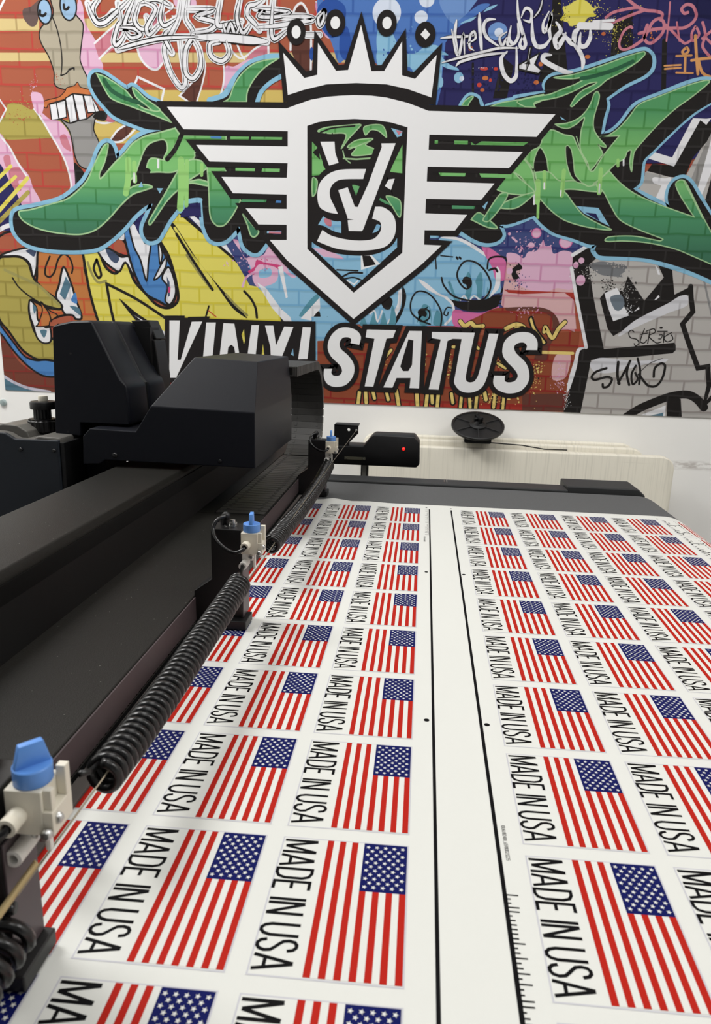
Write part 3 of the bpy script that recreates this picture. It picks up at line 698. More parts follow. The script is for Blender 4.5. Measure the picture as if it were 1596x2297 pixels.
s lb w=27.2 -799,1913 -852,1905 -905,1893 -949,1869 -983,1835 -1008,1816 -1015,1839 -1024,1858 -1040,1865 -1056,1858 -1074,1834 -1092,1795 -1111,1766 -1134,1736 -1175,1704 -1220,1678 -1277,1662 -1333,1650 -1378,1641 -1396,1628 -1402,1598 -1396,1567 -1371,1538 -1328,1521 -1261,1512 -1167,1512 -1100,1521 -1054,1545 -1002,1586 -956,1632 -917,1662 -889,1673 -907,1633 -925,1598 -926,1573 -914,1553 -895,1549 -873,1559 -855,1585 -832,1620 -798,1660 -776,1685 -733,1695 -714,1691 -710,1642 -706,1603 -688,1563 -661,1552 -629,1560 -596,1590 -583,1605 -575,1576 -565,1541 -538,1520 -517,1520 -495,1543 -484,1558
f bk -799,1915 -849,1986 -890,2004 -927,2033 -944,2039 -961,2031 -1007,2058 -1037,2075 -1063,2081 -1082,2070 -1086,2043 -1068,2007 -1043,1979 -1008,1947 -936,1920 -884,1907
f bk -799,1913 -852,1905 -905,1893 -949,1869 -983,1835 -1008,1816 -1015,1839 -1024,1858 -1040,1865 -1056,1858 -1074,1834 -1092,1795 -1111,1766 -1134,1736 -1175,1704 -1220,1678 -1277,1662 -1333,1650 -1378,1641 -1396,1628 -1402,1598 -1396,1567 -1371,1538 -1328,1521 -1261,1512 -1167,1512 -1100,1521 -1054,1545 -1002,1586 -956,1632 -917,1662 -889,1673 -907,1633 -925,1598 -926,1573 -914,1553 -895,1549 -873,1559 -855,1585 -832,1620 -798,1660 -776,1685 -733,1695 -714,1691 -710,1642 -706,1603 -688,1563 -661,1552 -629,1560 -596,1590 -583,1605 -575,1576 -565,1541 -538,1520 -517,1520 -495,1543 -484,1558 -436,1609! -415,1706! -416,1904!
s lb w=20.6 -677,1999 -635,2011 -614,2030 -593,2061 -562,2093 -521,2118 -471,2130 -441,2131
s lb w=20.5 -517,1999 -502,2031 -471,2058 -436,2076
f bk -666,1996! -620,2011 -599,2039 -578,2075 -542,2106 -496,2122 -436,2127! -431,2083! -471,2062 -507,2031 -523,1994!
f gr/lg:4.1 -630,1995! -610,2007 -594,2043 -567,2079 -527,2109 -481,2122 -443,2126! -491,2098 -527,2062 -548,2026 -551,1996!
p nv -791,1630 -779,1665 -755,1675 -717,1679 -716,1632 -740,1636
l lb w=14.0 -791,1650 -765,1682 -717,1688
f gr/lg:4.2 -1063,2076! -1032,2066 -967,2028 -932,1990 -902,1972 -865,1965 -850,1968! -809,1930! -856,1947 -943,1976 -1000,1994 -1025,2009
s gd2 w=13.6 -1038,2057 -1014,2026 -968,2003 -901,1986
f gr/lg:4.2 -941,2035 -925,2026 -900,2004 -849,1970 -871,1965 -901,1986 -931,2008
f gr/lg:5.0 -1376,1636 -1333,1644 -1254,1665 -1198,1681 -1152,1712 -1117,1746 -1093,1790 -1069,1829 -1051,1855 -1037,1860 -1042,1834 -1054,1800 -1073,1766 -1071,1750 -1051,1767 -1017,1801 -977,1835 -949,1864 -906,1886 -858,1898 -799,1913! -782,1892! -807,1852 -835,1814 -843,1818 -828,1847 -835,1875 -864,1874 -896,1860 -914,1836 -925,1812 -938,1783 -941,1769 -966,1744 -990,1705 -985,1698 -968,1720 -935,1733 -902,1733 -887,1726 -914,1716 -958,1701 -1003,1665 -1049,1620 -1096,1584 -1141,1568 -1185,1565 -1257,1571 -1317,1584 -1364,1608
f gr/lg:4.7 -777,1892! -623,1894! -623,1845! -734,1839! -734,1825 -761,1800 -810,1776 -863,1775 -898,1774 -905,1784 -888,1817 -840,1813 -819,1819 -791,1861
f gr/lg:4.8 -791,1781 -750,1815 -708,1811 -690,1792 -758,1748 -715,1753 -652,1731 -700,1735 -753,1741 -796,1718 -835,1684 -863,1649 -886,1619 -901,1603 -905,1613 -879,1653 -851,1693 -828,1727
f gr/lg:4.7 -691,1794! -635,1795! -594,1732! -576,1689! -606,1639 -633,1609 -655,1604 -671,1613 -681,1628 -686,1652 -687,1711
f gr/lg:4.8 -568,1645 -553,1611 -541,1577 -527,1572 -513,1590 -532,1607 -553,1631
s bk w=15.7 -777,1892 -802,1847 -830,1816
s gl w=21.4 -968,1811 -971,1754 -982,1705
s gl w=16.0 -947,1802 -948,1745
s wh w=6.4 -949,1769 -950,1742
s wh w=7.4 -862,1813 -863,1789
s gl w=23.3 -782,1814 -782,1747 -790,1660
s gl w=14.8 -761,1810 -768,1670
s gl w=11.6 -709,1801 -711,1768
f bk -941,1764 -912,1755 -890,1779 -911,1788 -932,1783
p lb -936,1725 -925,1743 -919,1726
p lb -871,1723 -849,1723 -861,1706
s lb w=17.4 338,2018 389,2026 438,2035 430,2057 440,2075 462,2086 520,2095 603,2120 677,2145 733,2159 757,2147 767,2126 763,2102 742,2084 687,2057 633,2019 638,1998 632,1962 629,1915 656,1922 685,1948 715,1992 740,2010 806,2036 879,2065 931,2077 970,2072
s lb w=16.8 977,2023 921,1987 886,1958 842,1914 797,1866 772,1836 771,1773 751,1753
s lb w=17.5 756,1746 853,1704 877,1691 862,1725 866,1759 883,1782 910,1788 935,1772 964,1735 1033,1645
s lb w=14.8 163,1991 167,2000 185,2022 200,2025 220,2016 232,1994
s lb w=13.7 249,1993 313,2010 342,2015
s lb w=22.5 187,1605 235,1580 276,1569 314,1577 331,1597 318,1628 343,1632 373,1641 397,1650 431,1663 458,1643 511,1615 589,1593 652,1566
s lb w=19.7 433,1659 460,1634 504,1608 571,1590 622,1573 645,1570 640,1556 659,1537 680,1534 749,1535 823,1531 907,1511 979,1490 1060,1460
f bk 338,2016! 434,2035! 430,2057 440,2075 462,2085 520,2093 603,2118 677,2143 733,2157 755,2147 764,2126 759,2102 738,2084 687,2059 631,2019! 637,1998 630,1962 626,1915! 656,1921 685,1946 715,1988 740,2009 806,2034 880,2062 931,2076 978,2071! 985,2023! 921,1985 886,1956 842,1912 797,1864 771,1834 769,1772 749,1751! 807,1720 854,1702 877,1690! 864,1725 867,1759 883,1780 910,1786 934,1770 963,1733 1042,1638! 1069,1459! 978,1494 906,1516 823,1533 749,1537 679,1538 658,1542 644,1559 647,1572 622,1574 571,1590 503,1608 460,1635 433,1661! 401,1649 369,1638!
f bk 59,1983! 163,1989 167,1998 185,2020 200,2023 220,2014 232,1992 314,2009 342,2013! 373,1638! 343,1631 318,1627 331,1597 314,1577 276,1570 234,1582 187,1608! 75,1668!
f gr/lg:3.4 167,1993! 176,2007 195,2020 203,2019 191,2002 187,1992!
f gr/lg:3.4 261,1992! 294,2003 343,2011! 429,2029! 439,2018 402,2000 383,1989! 359,1989!
f gr/lg:3.5 459,2078 521,2088 604,2113 678,2139 733,2154 738,2147 718,2126 668,2094 627,2073 606,2055 581,2039 551,2019 526,1995 519,1997 535,2026 557,2044 586,2058 596,2066 570,2062 526,2040 476,2021 418,2010 401,2003 406,1991! 376,1991! 347,2008 417,2024 450,2030 494,2047 531,2061 557,2079 510,2075
s gd2 w=11.7 545,2076 584,2083 644,2101 702,2126
f gr/lg:3.6 474,1942! 515,1946 549,1961 571,1983 584,2008 591,2032 600,2039 608,2028 607,2008 602,1987 597,1958 601,1929 619,1904 645,1880 645,1875 625,1880 621,1882 638,1856 633,1848 612,1815 601,1807 591,1829 567,1862 561,1888 561,1925 567,1963 543,1943 517,1930 493,1933
f gr/lg:3.6 385,1837! 403,1860 430,1875 440,1901 462,1925 507,1911 535,1906 549,1884 578,1840 601,1805 614,1804 640,1850 685,1910! 622,1907! 649,1911 682,1934 710,1967 737,2003 799,2028 880,2059 939,2075 949,2070 903,2029 851,1990 799,1939 762,1895 740,1865 737,1839 737,1804 728,1831 728,1867 716,1863 709,1842 687,1829 661,1804 640,1781 618,1762 603,1756 583,1765 552,1774 504,1770 470,1794 455,1842 431,1871 415,1823 426,1766 444,1721! 422,1736! 421,1796
f gr/lg:3.7 444,1717! 423,1796! 469,1797 504,1772 553,1772 586,1762 603,1756 638,1763 651,1755 650,1744 645,1740 604,1741 555,1746 523,1743 537,1727 560,1700 596,1666 656,1637 692,1623 657,1623 595,1632 532,1650 484,1680
f gr/lg:3.6 665,1804! 701,1771 749,1740 808,1715 891,1688 958,1668! 906,1730 884,1767 895,1780 913,1777 945,1731 980,1678 1020,1622 1051,1580! 1060,1514! 1035,1521 971,1545 908,1567 816,1584 735,1588 686,1585 674,1589 685,1599 733,1604 782,1603 856,1591 865,1597 779,1626 717,1654 686,1691 653,1740 626,1766
s lg w=3.2 909,1777 941,1731 987,1663
f bk/lg:3.2 515,1873 522,1879 535,1866 545,1832 555,1791 579,1767 561,1769 541,1787 523,1828
s lg w=3.2 547,1906 567,1862 591,1826
s lg w=3.2 618,1766 640,1781 662,1802
s gl w=12.1 453,1797 458,1748
s gl w=13.7 517,1802 517,1726
s gl w=13.6 637,1808 639,1736
s wh w=4.9 456,1763 457,1746
s wh w=4.9 513,1741 513,1726
s wh w=4.8 638,1763 639,1736
s wh w=5.5 707,1839 709,1822
s gl w=9.5 689,1838 691,1820
s gl w=20.2 434,1766 437,1706
s wh w=6.5 424,1736 428,1698
s gl w=9.0 441,1706 444,1656
f gr/lg:4.0 379,1838! 409,1806 429,1746 423,1734 376,1782 345,1800 349,1814
f gr/lg:4.0 246,1789! 345,1796 372,1777 425,1736 386,1726 335,1730 299,1743 312,1767 266,1780
f gr/lg:4.0 311,1685 342,1707 425,1734 398,1703 364,1683
f gr/lg:4.1 220,1645! 244,1667 276,1648 311,1620 278,1621
f gr/lg:4.1 261,1643 270,1662 311,1725 338,1728 319,1687 281,1641
p lb 252,1691 274,1703 264,1677
p lb 494,1957 488,1966 509,1953
p lb 569,1694 642,1690 685,1633 595,1672
p nv 599,1675 636,1672 651,1648
s wh w=23.5 -1043,2297 -1065,2266 -1052,2231 -1021,2236 -994,2258
s wh w=23.5 -1079,2283 -1071,2257 -1052,2227 -1027,2227 -1000,2245 -973,2266 -936,2297
s wh w=22.4 -977,2284 -970,2232 -981,2218 -997,2174 -990,2161 -968,2179 -956,2201
s wh w=22.3 -921,2297 -949,2245 -956,2218 -924,2227
s wh w=22.6 -976,2214 -925,2210 -906,2192 -937,2183 -956,2201
s wh w=21.3 -906,2284 -924,2236 -905,2210 -874,2214 -883,2245
s wh w=21.3 -901,2284 -850,2295 -800,2276
s wh w=21.3 -886,2288 -851,2267 -884,2214 -875,2193 -833,2228
s wh w=21.2 -825,2288 -837,2241 -823,2219 -781,2241
s wh w=22.1 -764,2297 -776,2241 -804,2193 -826,2149 -808,2082 -774,2037 -757,2055 -766,2118 -773,2184
s wh w=22.4 -813,2206 -824,2184 -801,2140
s wh w=22.1 -744,2297 -751,2241 -727,2198 -754,2149 -756,2082 -731,2065 -705,2101 -708,2149 -733,2189
s wh w=22.2 -750,2267 -660,2265 -711,2246 -651,2229 -671,2207 -727,2200
s wh w=21.9 -634,2298 -646,2224 -611,2224 -565,2233
s wh w=21.9 -569,2298 -580,2242 -561,2199 -535,2225
s wh w=22.1 -626,2224 -616,2198 -601,2225 -586,2194 -571,2220
s wh w=21.8 -495,2294 -520,2281 -540,2276 -545,2251 -520,2225 -506,2208
s wh w=21.9 -520,2272 -411,2260 -441,2247 -505,2247 -495,2264
s wh w=21.7 -460,2298 -466,2208 -456,2182 -416,2208
s wh w=22.0 -516,2216 -446,2221 -332,2239 -361,2247 -431,2247
s wh w=23.3 -728,2187 -621,2185 -546,2179 -481,2175
s wh w=22.7 -985,2149 -928,2164 -835,2182 -712,2187
s wh w=22.2 -642,2176 -672,2167 -668,2132 -633,2117 -607,2141 -617,2176
l wh w=21.8 -351,2195 -307,2196
s wh w=19.6 -293,2262 -312,2243 -307,2222 -295,2239 -293,2262
t wh/bk:17.9 w=11.2 -1043,2297 -1065,2266 -1052,2231 -1021,2236 -994,2258
t wh/bk:17.9 w=11.3 -1079,2283 -1071,2257 -1052,2227 -1027,2227 -1000,2245 -973,2266 -936,2297
t wh/bk:16.8 w=10.2 -977,2284 -970,2232 -981,2218 -997,2174 -990,2161 -968,2179 -956,2201
t wh/bk:16.7 w=10.1 -921,2297 -949,2245 -956,2218 -924,2227
t wh/bk:16.9 w=9.2 -976,2214 -925,2210 -906,2192 -937,2183 -956,2201
t wh/bk:15.7 w=9.1 -906,2284 -924,2236 -905,2210 -874,2214 -883,2245
t wh/bk:15.7 w=9.1 -901,2284 -850,2295 -800,2276
t wh/bk:15.7 w=10.1 -886,2288 -851,2267 -884,2214 -875,2193 -833,2228
t wh/bk:15.6 w=9.1 -825,2288 -837,2241 -823,2219 -781,2241
t wh/bk:16.6 w=12.1 -764,2297 -776,2241 -804,2193 -826,2149 -808,2082 -774,2037 -757,2055 -766,2118 -773,2184
t wh/bk:16.8 w=10.2 -813,2206 -824,2184 -801,2140
t wh/bk:16.6 w=11.0 -744,2297 -751,2241 -727,2198 -754,2149 -756,2082 -731,2065 -705,2101 -708,2149 -733,2189
t wh/bk:16.6 w=11.1 -750,2267 -660,2265 -711,2246 -651,2229 -671,2207 -727,2200
t wh/bk:16.5 w=11.0 -634,2298 -646,2224 -611,2224 -565,2233
t wh/bk:16.4 w=9.9 -569,2298 -580,2242 -561,2199 -535,2225
t wh/bk:16.6 w=9.0 -626,2224 -616,2198 -601,2225 -586,2194 -571,2220
t wh/bk:16.3 w=10.9 -495,2294 -520,2281 -540,2276 -545,2251 -520,2225 -506,2208
t wh/bk:16.4 w=9.9 -520,2272 -411,2260 -441,2247 -505,2247 -495,2264
t wh/bk:16.3 w=9.9 -460,2298 -466,2208 -456,2182 -416,2208
t wh/bk:16.5 w=12.0 -516,2216 -446,2221 -332,2239 -361,2247 -431,2247
t wh/bk:30.9 w=22.8 -728,2187 -621,2185 -546,2179 -481,2175
t wh/bk:17.0 w=9.3 -985,2149 -928,2164 -835,2182 -712,2187
t wh/bk:16.7 w=11.1 -642,2176 -672,2167 -668,2132 -633,2117 -607,2141 -617,2176
l wh/bk:14.9 w=12.4 -351,2195 -307,2196
t wh/bk:14.2 w=7.9 -293,2262 -312,2243 -307,2222 -295,2239 -293,2262
t wh/bk:11.3 w=7.5 87,2188 123,2192 160,2193 197,2197
t wh/bk:11.2 w=9.7 135,2240 132,2197 144,2147
t wh/bk:11.3 w=9.0 121,2213 136,2157 148,2140 157,2187 160,2197 167,2137
t wh/bk:11.3 w=7.5 173,2174 198,2187 193,2207 182,2197 181,2164 196,2154
t wh/bk:11.1 w=11.1 206,2260 211,2214 222,2144
t wh/bk:11.1 w=10.4 258,2242 232,2240 222,2220 235,2191 278,2164
t wh/bk:10.4 w=8.2 297,2207 276,2191 285,2168 299,2188 304,2168 323,2171
t wh/bk:10.4 w=9.6 309,2224 306,2188 322,2174 335,2198 329,2231
t wh/bk:11.0 w=11.0 323,2299 331,2247 359,2175 353,2161 341,2171 350,2198
t wh/bk:11.1 w=8.9 339,2247 351,2273 370,2264 369,2237 347,2241
t wh/bk:10.2 w=4.4 402,2299 396,2270 379,2247
t wh/bk:11.1 w=12.5 374,2241 380,2195 394,2168 419,2168 436,2188
t wh/bk:11.0 w=11.0 425,2264 410,2231 416,2208 432,2238 432,2254 430,2215 436,2188 423,2175
t wh/bk:11.0 w=14.7 450,2235 467,2212 451,2189 461,2165 477,2189 483,2205
t wh/bk:11.0 w=16.2 475,2202 508,2176 512,2205 525,2219
t wh/bk:11.1 w=13.3 508,2176 532,2153 546,2126 545,2103
t wh/bk:11.0 w=13.2 530,2205 530,2172 549,2169 561,2192 559,2215
l wh/bk:7.3 w=20.5 525,2225 620,2224
l wh/bk:5.1 w=8.0 567,2237 629,2241
t wh/bk:10.6 w=7.6 95,2118 153,2133 227,2150 279,2161 338,2161
t wh/bk:10.6 w=8.3 141,2108 153,2120 227,2140 302,2148
t wh/bk:11.2 w=13.5 302,2151 285,2131 295,2090 320,2067 337,2084 331,2165
p wh/bk:5.2 342,2113 406,2148 394,2116 417,2098 408,2088 343,2101
p wh/bk:5.2 372,2165 379,2165 372,2111 365,2086
p bk 359,2116 377,2126 380,2115
t wh/bk:11.1 w=14.8 444,2142 422,2142 419,2128 455,2109 493,2095 516,2094
@crest_emblem
cs bc w=35.1 -427,2143 -356,2069 -313,2079 -312,2172 -251,2091 -211,2094 -172,2224 -134,2091 -92,2092 -37,2178 -33,2080 10,2070 77,2140 66,2016 -13,2040 -83,2053 -183,2056 -283,2051 -358,2034 -411,2018
e bc -384,2203 31.3,37.8
e bc -256,2230 32.5,38.4
e bc -89,2230 32.2,38.0
e bc 37,2198 33.0,36.9
e wc -384,2203 14.9,18.4
e wc -256,2230 15.7,18.2
e wc -88,2230 15.1,17.5
p wc 36,2215 53,2198 39,2183 21,2198
p bc -286,2213 -261,2209 -264,2189
p bc -419,2076 69,2081 76,1996 -11,1996 -182,2016 -333,2001 -409,1977
p wc -427,2143 -356,2069 -313,2079 -312,2172 -251,2091 -211,2094 -172,2224 -134,2091 -92,2092 -37,2178 -33,2080 10,2070 77,2140 66,2016 -13,2040 -83,2053 -183,2056 -283,2051 -358,2034 -411,2018
cs bc w=36.5 -824,1978 -414,1978 -383,1989 -333,2005 -282,2014 -232,2018 -189,2020 -132,2019 -82,2014 -11,1999 59,1976 473,1971 418,1903 65,1905 65,1859 377,1857 335,1807 64,1807 64,1761 291,1759 250,1707 64,1707 64,1661 206,1659 168,1608 64,1607 65,1560 125,1559 61,1497 -173,1306 -413,1498 -474,1563 -414,1564 -414,1614 -514,1613 -558,1664 -414,1665 -414,1711 -602,1712 -641,1763 -414,1764 -411,1810 -682,1811 -727,1862 -411,1862 -411,1909 -769,1910
p bc -517,1907 -411,1909 -411,1862 -517,1861
p bc -331,1811 -538,1808 -539,1761 -330,1765
p gr -754,1890 -636,1890 -639,1881 -754,1881
p bl2 -678,1889 -639,1890 -639,1882 -673,1883
p gr -608,1890 -430,1890 -431,1882 -608,1881
p bc -543,1891 -535,1891 -538,1881 -545,1881
p gr -643,1792 -630,1792 -630,1784 -644,1783
p gr -592,1792 -524,1792 -525,1783 -592,1783
p gr -499,1792 -438,1792 -439,1782 -501,1782
p gr -571,1693 -484,1693 -487,1685 -574,1684
p bl2 -450,1692 -433,1691 -434,1684 -453,1684
p cy -483,1592 -433,1592 -434,1585 -484,1585
p pk -477,1591 -433,1591 -434,1584 -477,1585
p gr 84,1888 95,1888 95,1878 84,1878
p gr 149,1888 194,1888 194,1877 150,1877
p gr 204,1887 392,1886 378,1876 205,1876
p bc 201,1887 239,1887 219,1876
p gr 102,1789 193,1789 191,1779 110,1779
p gr 238,1789 301,1789 301,1777 246,1777
p gr 153,1688 232,1687 228,1678 154,1677
p cy 84,1590 113,1590 113,1582 85,1582
p wc -824,1978 -414,1978 -383,1989 -333,2005 -282,2014 -232,2018 -189,2020 -132,2019 -82,2014 -11,1999 59,1976 473,1971 418,1903 65,1905 65,1859 377,1857 335,1807 64,1807 64,1761 291,1759 250,1707 64,1707 64,1661 206,1659 168,1608 64,1607 65,1560 125,1559 61,1497 -173,1306 -413,1498 -474,1563 -414,1564 -414,1614 -514,1613 -558,1664 -414,1665 -414,1711 -602,1712 -641,1763 -414,1764 -411,1810 -682,1811 -727,1862 -411,1862 -411,1909 -769,1910
p bc -345,1926 -307,1938 -256,1945 -188,1949 -120,1947 -64,1940 -8,1926 -9,1808 -9,1532 -175,1395 -341,1537
p gr -328,1878 -300,1850 -289,1804 -268,1776 -299,1775 -327,1772
p bc -306,1862 -326,1845 -300,1822
f gr/lg:3.6 -309,1910 -281,1922 -170,1933 -164,1930 -204,1889 -229,1858 -214,1902 -270,1904
f gr/lg:3.5 -152,1926 -94,1931 -77,1895 -103,1913 -129,1917 -148,1901
f gr/lg:3.6 -208,1863 -178,1884 -123,1890 -147,1871 -117,1858 -126,1843 -192,1838 -178,1861
l lg w=5.1 -220,1828 -177,1826 -126,1830
p gr -23,1873 -20,1785 -63,1789
p lb -63,1923 -25,1914 -27,1900 -42,1895
p pk -48,1918 -25,1912 -37,1902
p gr -190,1749 -159,1740 -168,1706 -179,1711
l gr w=8.2 -101,1707 -28,1671
p cy -325,1582 -287,1644 -224,1628 -223,1584 -118,1586 -99,1626 -29,1579 -28,1549 -174,1413 -325,1542
f pk -284,1636 -261,1637 -258,1613 -276,1617
p pl -322,1540 -275,1538 -221,1515 -211,1505 -285,1513
p wc -153,1522 -116,1522 -84,1493 -151,1472
p bc -148,1519 -121,1520 -99,1491 -141,1482
l bc w=5.3 -236,1470 -162,1469
s bc w=6.4 -220,1445 -188,1461 -146,1462
s bc w=5.3 -209,1440 -177,1446 -145,1437
l wc w=4.3 -198,1435 -174,1423 -161,1436
cs bc w=32.7 -300,1878 -252,1879 -237,1814 -269,1805
cs bc w=33.1 -236,1728 -204,1738 -173,1675 -94,1876 -46,1877 -150,1600 -197,1599
s bc w=67.6 -147,1780 -227,1777 -273,1757 -289,1709 -272,1675 -240,1662
s bc w=68.4 -110,1657 -68,1651 -54,1617 -71,1578 -117,1557 -180,1553 -249,1561 -299,1582
cs bc w=28.6 -65,1765 -45,1768 -56,1732 -77,1744
s lg w=3.6 -223,1851 -215,1828 -197,1814
s lg w=3.6 -203,1856 -163,1871 -128,1885
s bc w=5.1 -301,1906 -261,1920 -185,1928
l bc w=4.1 -281,1904 -280,1892
l bc w=4.1 -260,1904 -260,1890
f gr/lg:3.6 -71,1713 -24,1699 -22,1647 -49,1680
f gr/lg:3.6 -325,1765 -309,1756 -314,1718 -325,1708
p wc -300,1878 -252,1879 -249,1846 -237,1814 -269,1805 -287,1846
f wc -143,1796! -227,1793 -268,1780 -299,1751 -308,1713 -300,1675 -271,1658 -236,1653! -251,1681 -263,1704 -265,1728 -252,1750 -227,1762 -152,1765!
p wc -65,1765 -45,1768 -56,1732 -77,1744
f wc -108,1678! -80,1677 -48,1656 -35,1622 -40,1583 -65,1553 -106,1540 -169,1535 -232,1539 -275,1551 -307,1563! -289,1600! -260,1583 -212,1572 -159,1568 -113,1574 -92,1592 -85,1612 -91,1631 -117,1640!
p wc -236,1728 -204,1738 -178,1677 -168,1676 -134,1750 -92,1865 -94,1876 -46,1877 -102,1727 -147,1605 -152,1599 -197,1599 -203,1643
p bc -206,1639 -180,1636 -203,1633
@wordmark
cs bc w=34.7 -843,1280 -805,1281 -818,1141 -806,1142 -761,1278 -722,1280 -826,1076 -852,1075
p bc -860,1292 -434,1290 -309,1293 -307,1151 -490,1128 -829,1059 -869,1057
p yl -578,1238 -569,1259 -566,1217 -570,1206
p yl -505,1166 -500,1208 -495,1166
p cy -398,1175 -390,1196 -387,1170
p wc -843,1280 -805,1281 -818,1141 -806,1142 -761,1278 -722,1280 -826,1076 -852,1075
p wc -707,1277 -672,1278 -693,1110 -728,1109
p wc -644,1277 -604,1276 -584,1147 -598,1146 -606,1194 -617,1202 -628,1193 -635,1145 -663,1144
p wc -541,1273 -514,1274 -531,1138 -562,1137
p wc -492,1273 -462,1274 -452,1205 -422,1272 -389,1271 -440,1141 -470,1140 -473,1199
p wc -355,1272 -325,1272 -337,1161 -371,1159
c bc w=33.6 -150,1217! -145,1246 -162,1267 -195,1276 -227,1270 -254,1243 -264,1206 -252,1174 -219,1143 -210,1122 -221,1106 -240,1105 -249,1115 -246,1129! -276,1128! -276,1098 -262,1074 -234,1065 -195,1074 -169,1108 -167,1145 -187,1176 -217,1202 -221,1223 -210,1239 -191,1242 -180,1235 -182,1222!
cs bc w=35.6 -124,1271 -21,1272 -30,1245 -53,1242 -95,1071 -126,1071 -96,1240 -128,1244
cs bc w=35.3 27,1271 72,1272 71,1071 37,1071 39,1107 -12,1105 -25,1070 -58,1070
cs bc w=35.1 107,1270 258,1272 251,1249 182,1249 164,1241 142,1069 106,1069 140,1245 108,1249
c bc w=34.8 258,1272! 236,1120 240,1104 253,1099 269,1105 281,1129 308,1271! 341,1271! 313,1125 295,1082 258,1063 220,1068 197,1094 198,1121 216,1271!
c bc w=32.5 481,1220! 478,1251 458,1274 428,1280 392,1272 365,1247 359,1211 370,1185 407,1150 420,1129 411,1110 390,1104 376,1109 375,1127! 336,1126! 336,1097 354,1076 393,1065 435,1076 459,1109 458,1146 442,1177 408,1207 399,1228 411,1241 431,1244 443,1234 441,1219!
f wc -150,1217! -145,1246 -162,1267 -195,1276 -227,1270 -254,1243 -264,1206 -252,1174 -219,1143 -210,1122 -221,1106 -240,1105 -249,1115 -246,1129! -276,1128! -276,1098 -262,1074 -234,1065 -195,1074 -169,1108 -167,1145 -187,1176 -217,1202 -221,1223 -210,1239 -191,1242 -180,1235 -182,1222!
p wc -124,1271 -21,1272 -30,1245 -53,1242 -95,1071 -126,1071 -96,1240 -128,1244
p wc 27,1271 72,1272 71,1071 37,1071 39,1107 -12,1105 -25,1070 -58,1070
p bc 25,1242 43,1239 42,1153 30,1131 11,1130 0,1146
p wc 107,1270 258,1272 251,1249 182,1249 164,1241 142,1069 106,1069 140,1245 108,1249
f wc 258,1272! 236,1120 240,1104 253,1099 269,1105 281,1129 308,1271! 341,1271! 313,1125 295,1082 258,1063 220,1068 197,1094 198,1121 216,1271!
f wc 481,1220! 478,1251 458,1274 428,1280 392,1272 365,1247 359,1211 370,1185 407,1150 420,1129 411,1110 390,1104 376,1109 375,1127! 336,1126! 336,1097 354,1076 393,1065 435,1076 459,1109 458,1146 442,1177 408,1207 399,1228 411,1241 431,1244 443,1234 441,1219!"""
RND = random.Random(7)
mural = empty('wall_mural', (0.0, YW, 1.006))
tag(mural, 'colourful graffiti brick mural with white winged crest covering the back wall', 'mural')
XL, XR, ZB_, ZT = -1.489, 1.75, 1.006, 2.62
LAY = 4.0e-6; YS = YW-.0025
layer = [0]
class Art:
    def __init__(s): s.g = G(); s.idx = {}; s.mats = []
    def mi(s, c):
        if c not in s.idx: s.idx[c] = len(s.mats); s.mats.append(mural_mat(c))
        return s.idx[c]
    def polys(s, ps, c):
        layer[0] += 1; y = YS-layer[0]*LAY; m = s.mi(c)
        for p in ps:
            if len(p) < 3: continue
            p = ccw(p)                       # counter-clockwise seen from the room side (-Y)
            cl = []
            for a in p:                      # the print ends at the edge of the mural
                cl.append((min(XR, max(XL, a[0])), y, min(ZT, max(ZB_, a[1]))))
            s.g.add(cl, [tuple(range(len(cl)))], m)
    def out(s, name): return s.g.build(name, s.mats, mural, org=(0, YW, 1.006))
art = Art()
art.polys([[(XL, ZB_), (XR, ZB_), (XR, ZT), (XL, ZT)]], 'rb')
def pt(t):
    c = t.endswith('!'); a, b = t.rstrip('!').split(','); return (int(a)/1000.0, int(b)/1000.0, c)
def fl(t): return [float(q)/1000.0 for q in t.split(',')]
cur = None
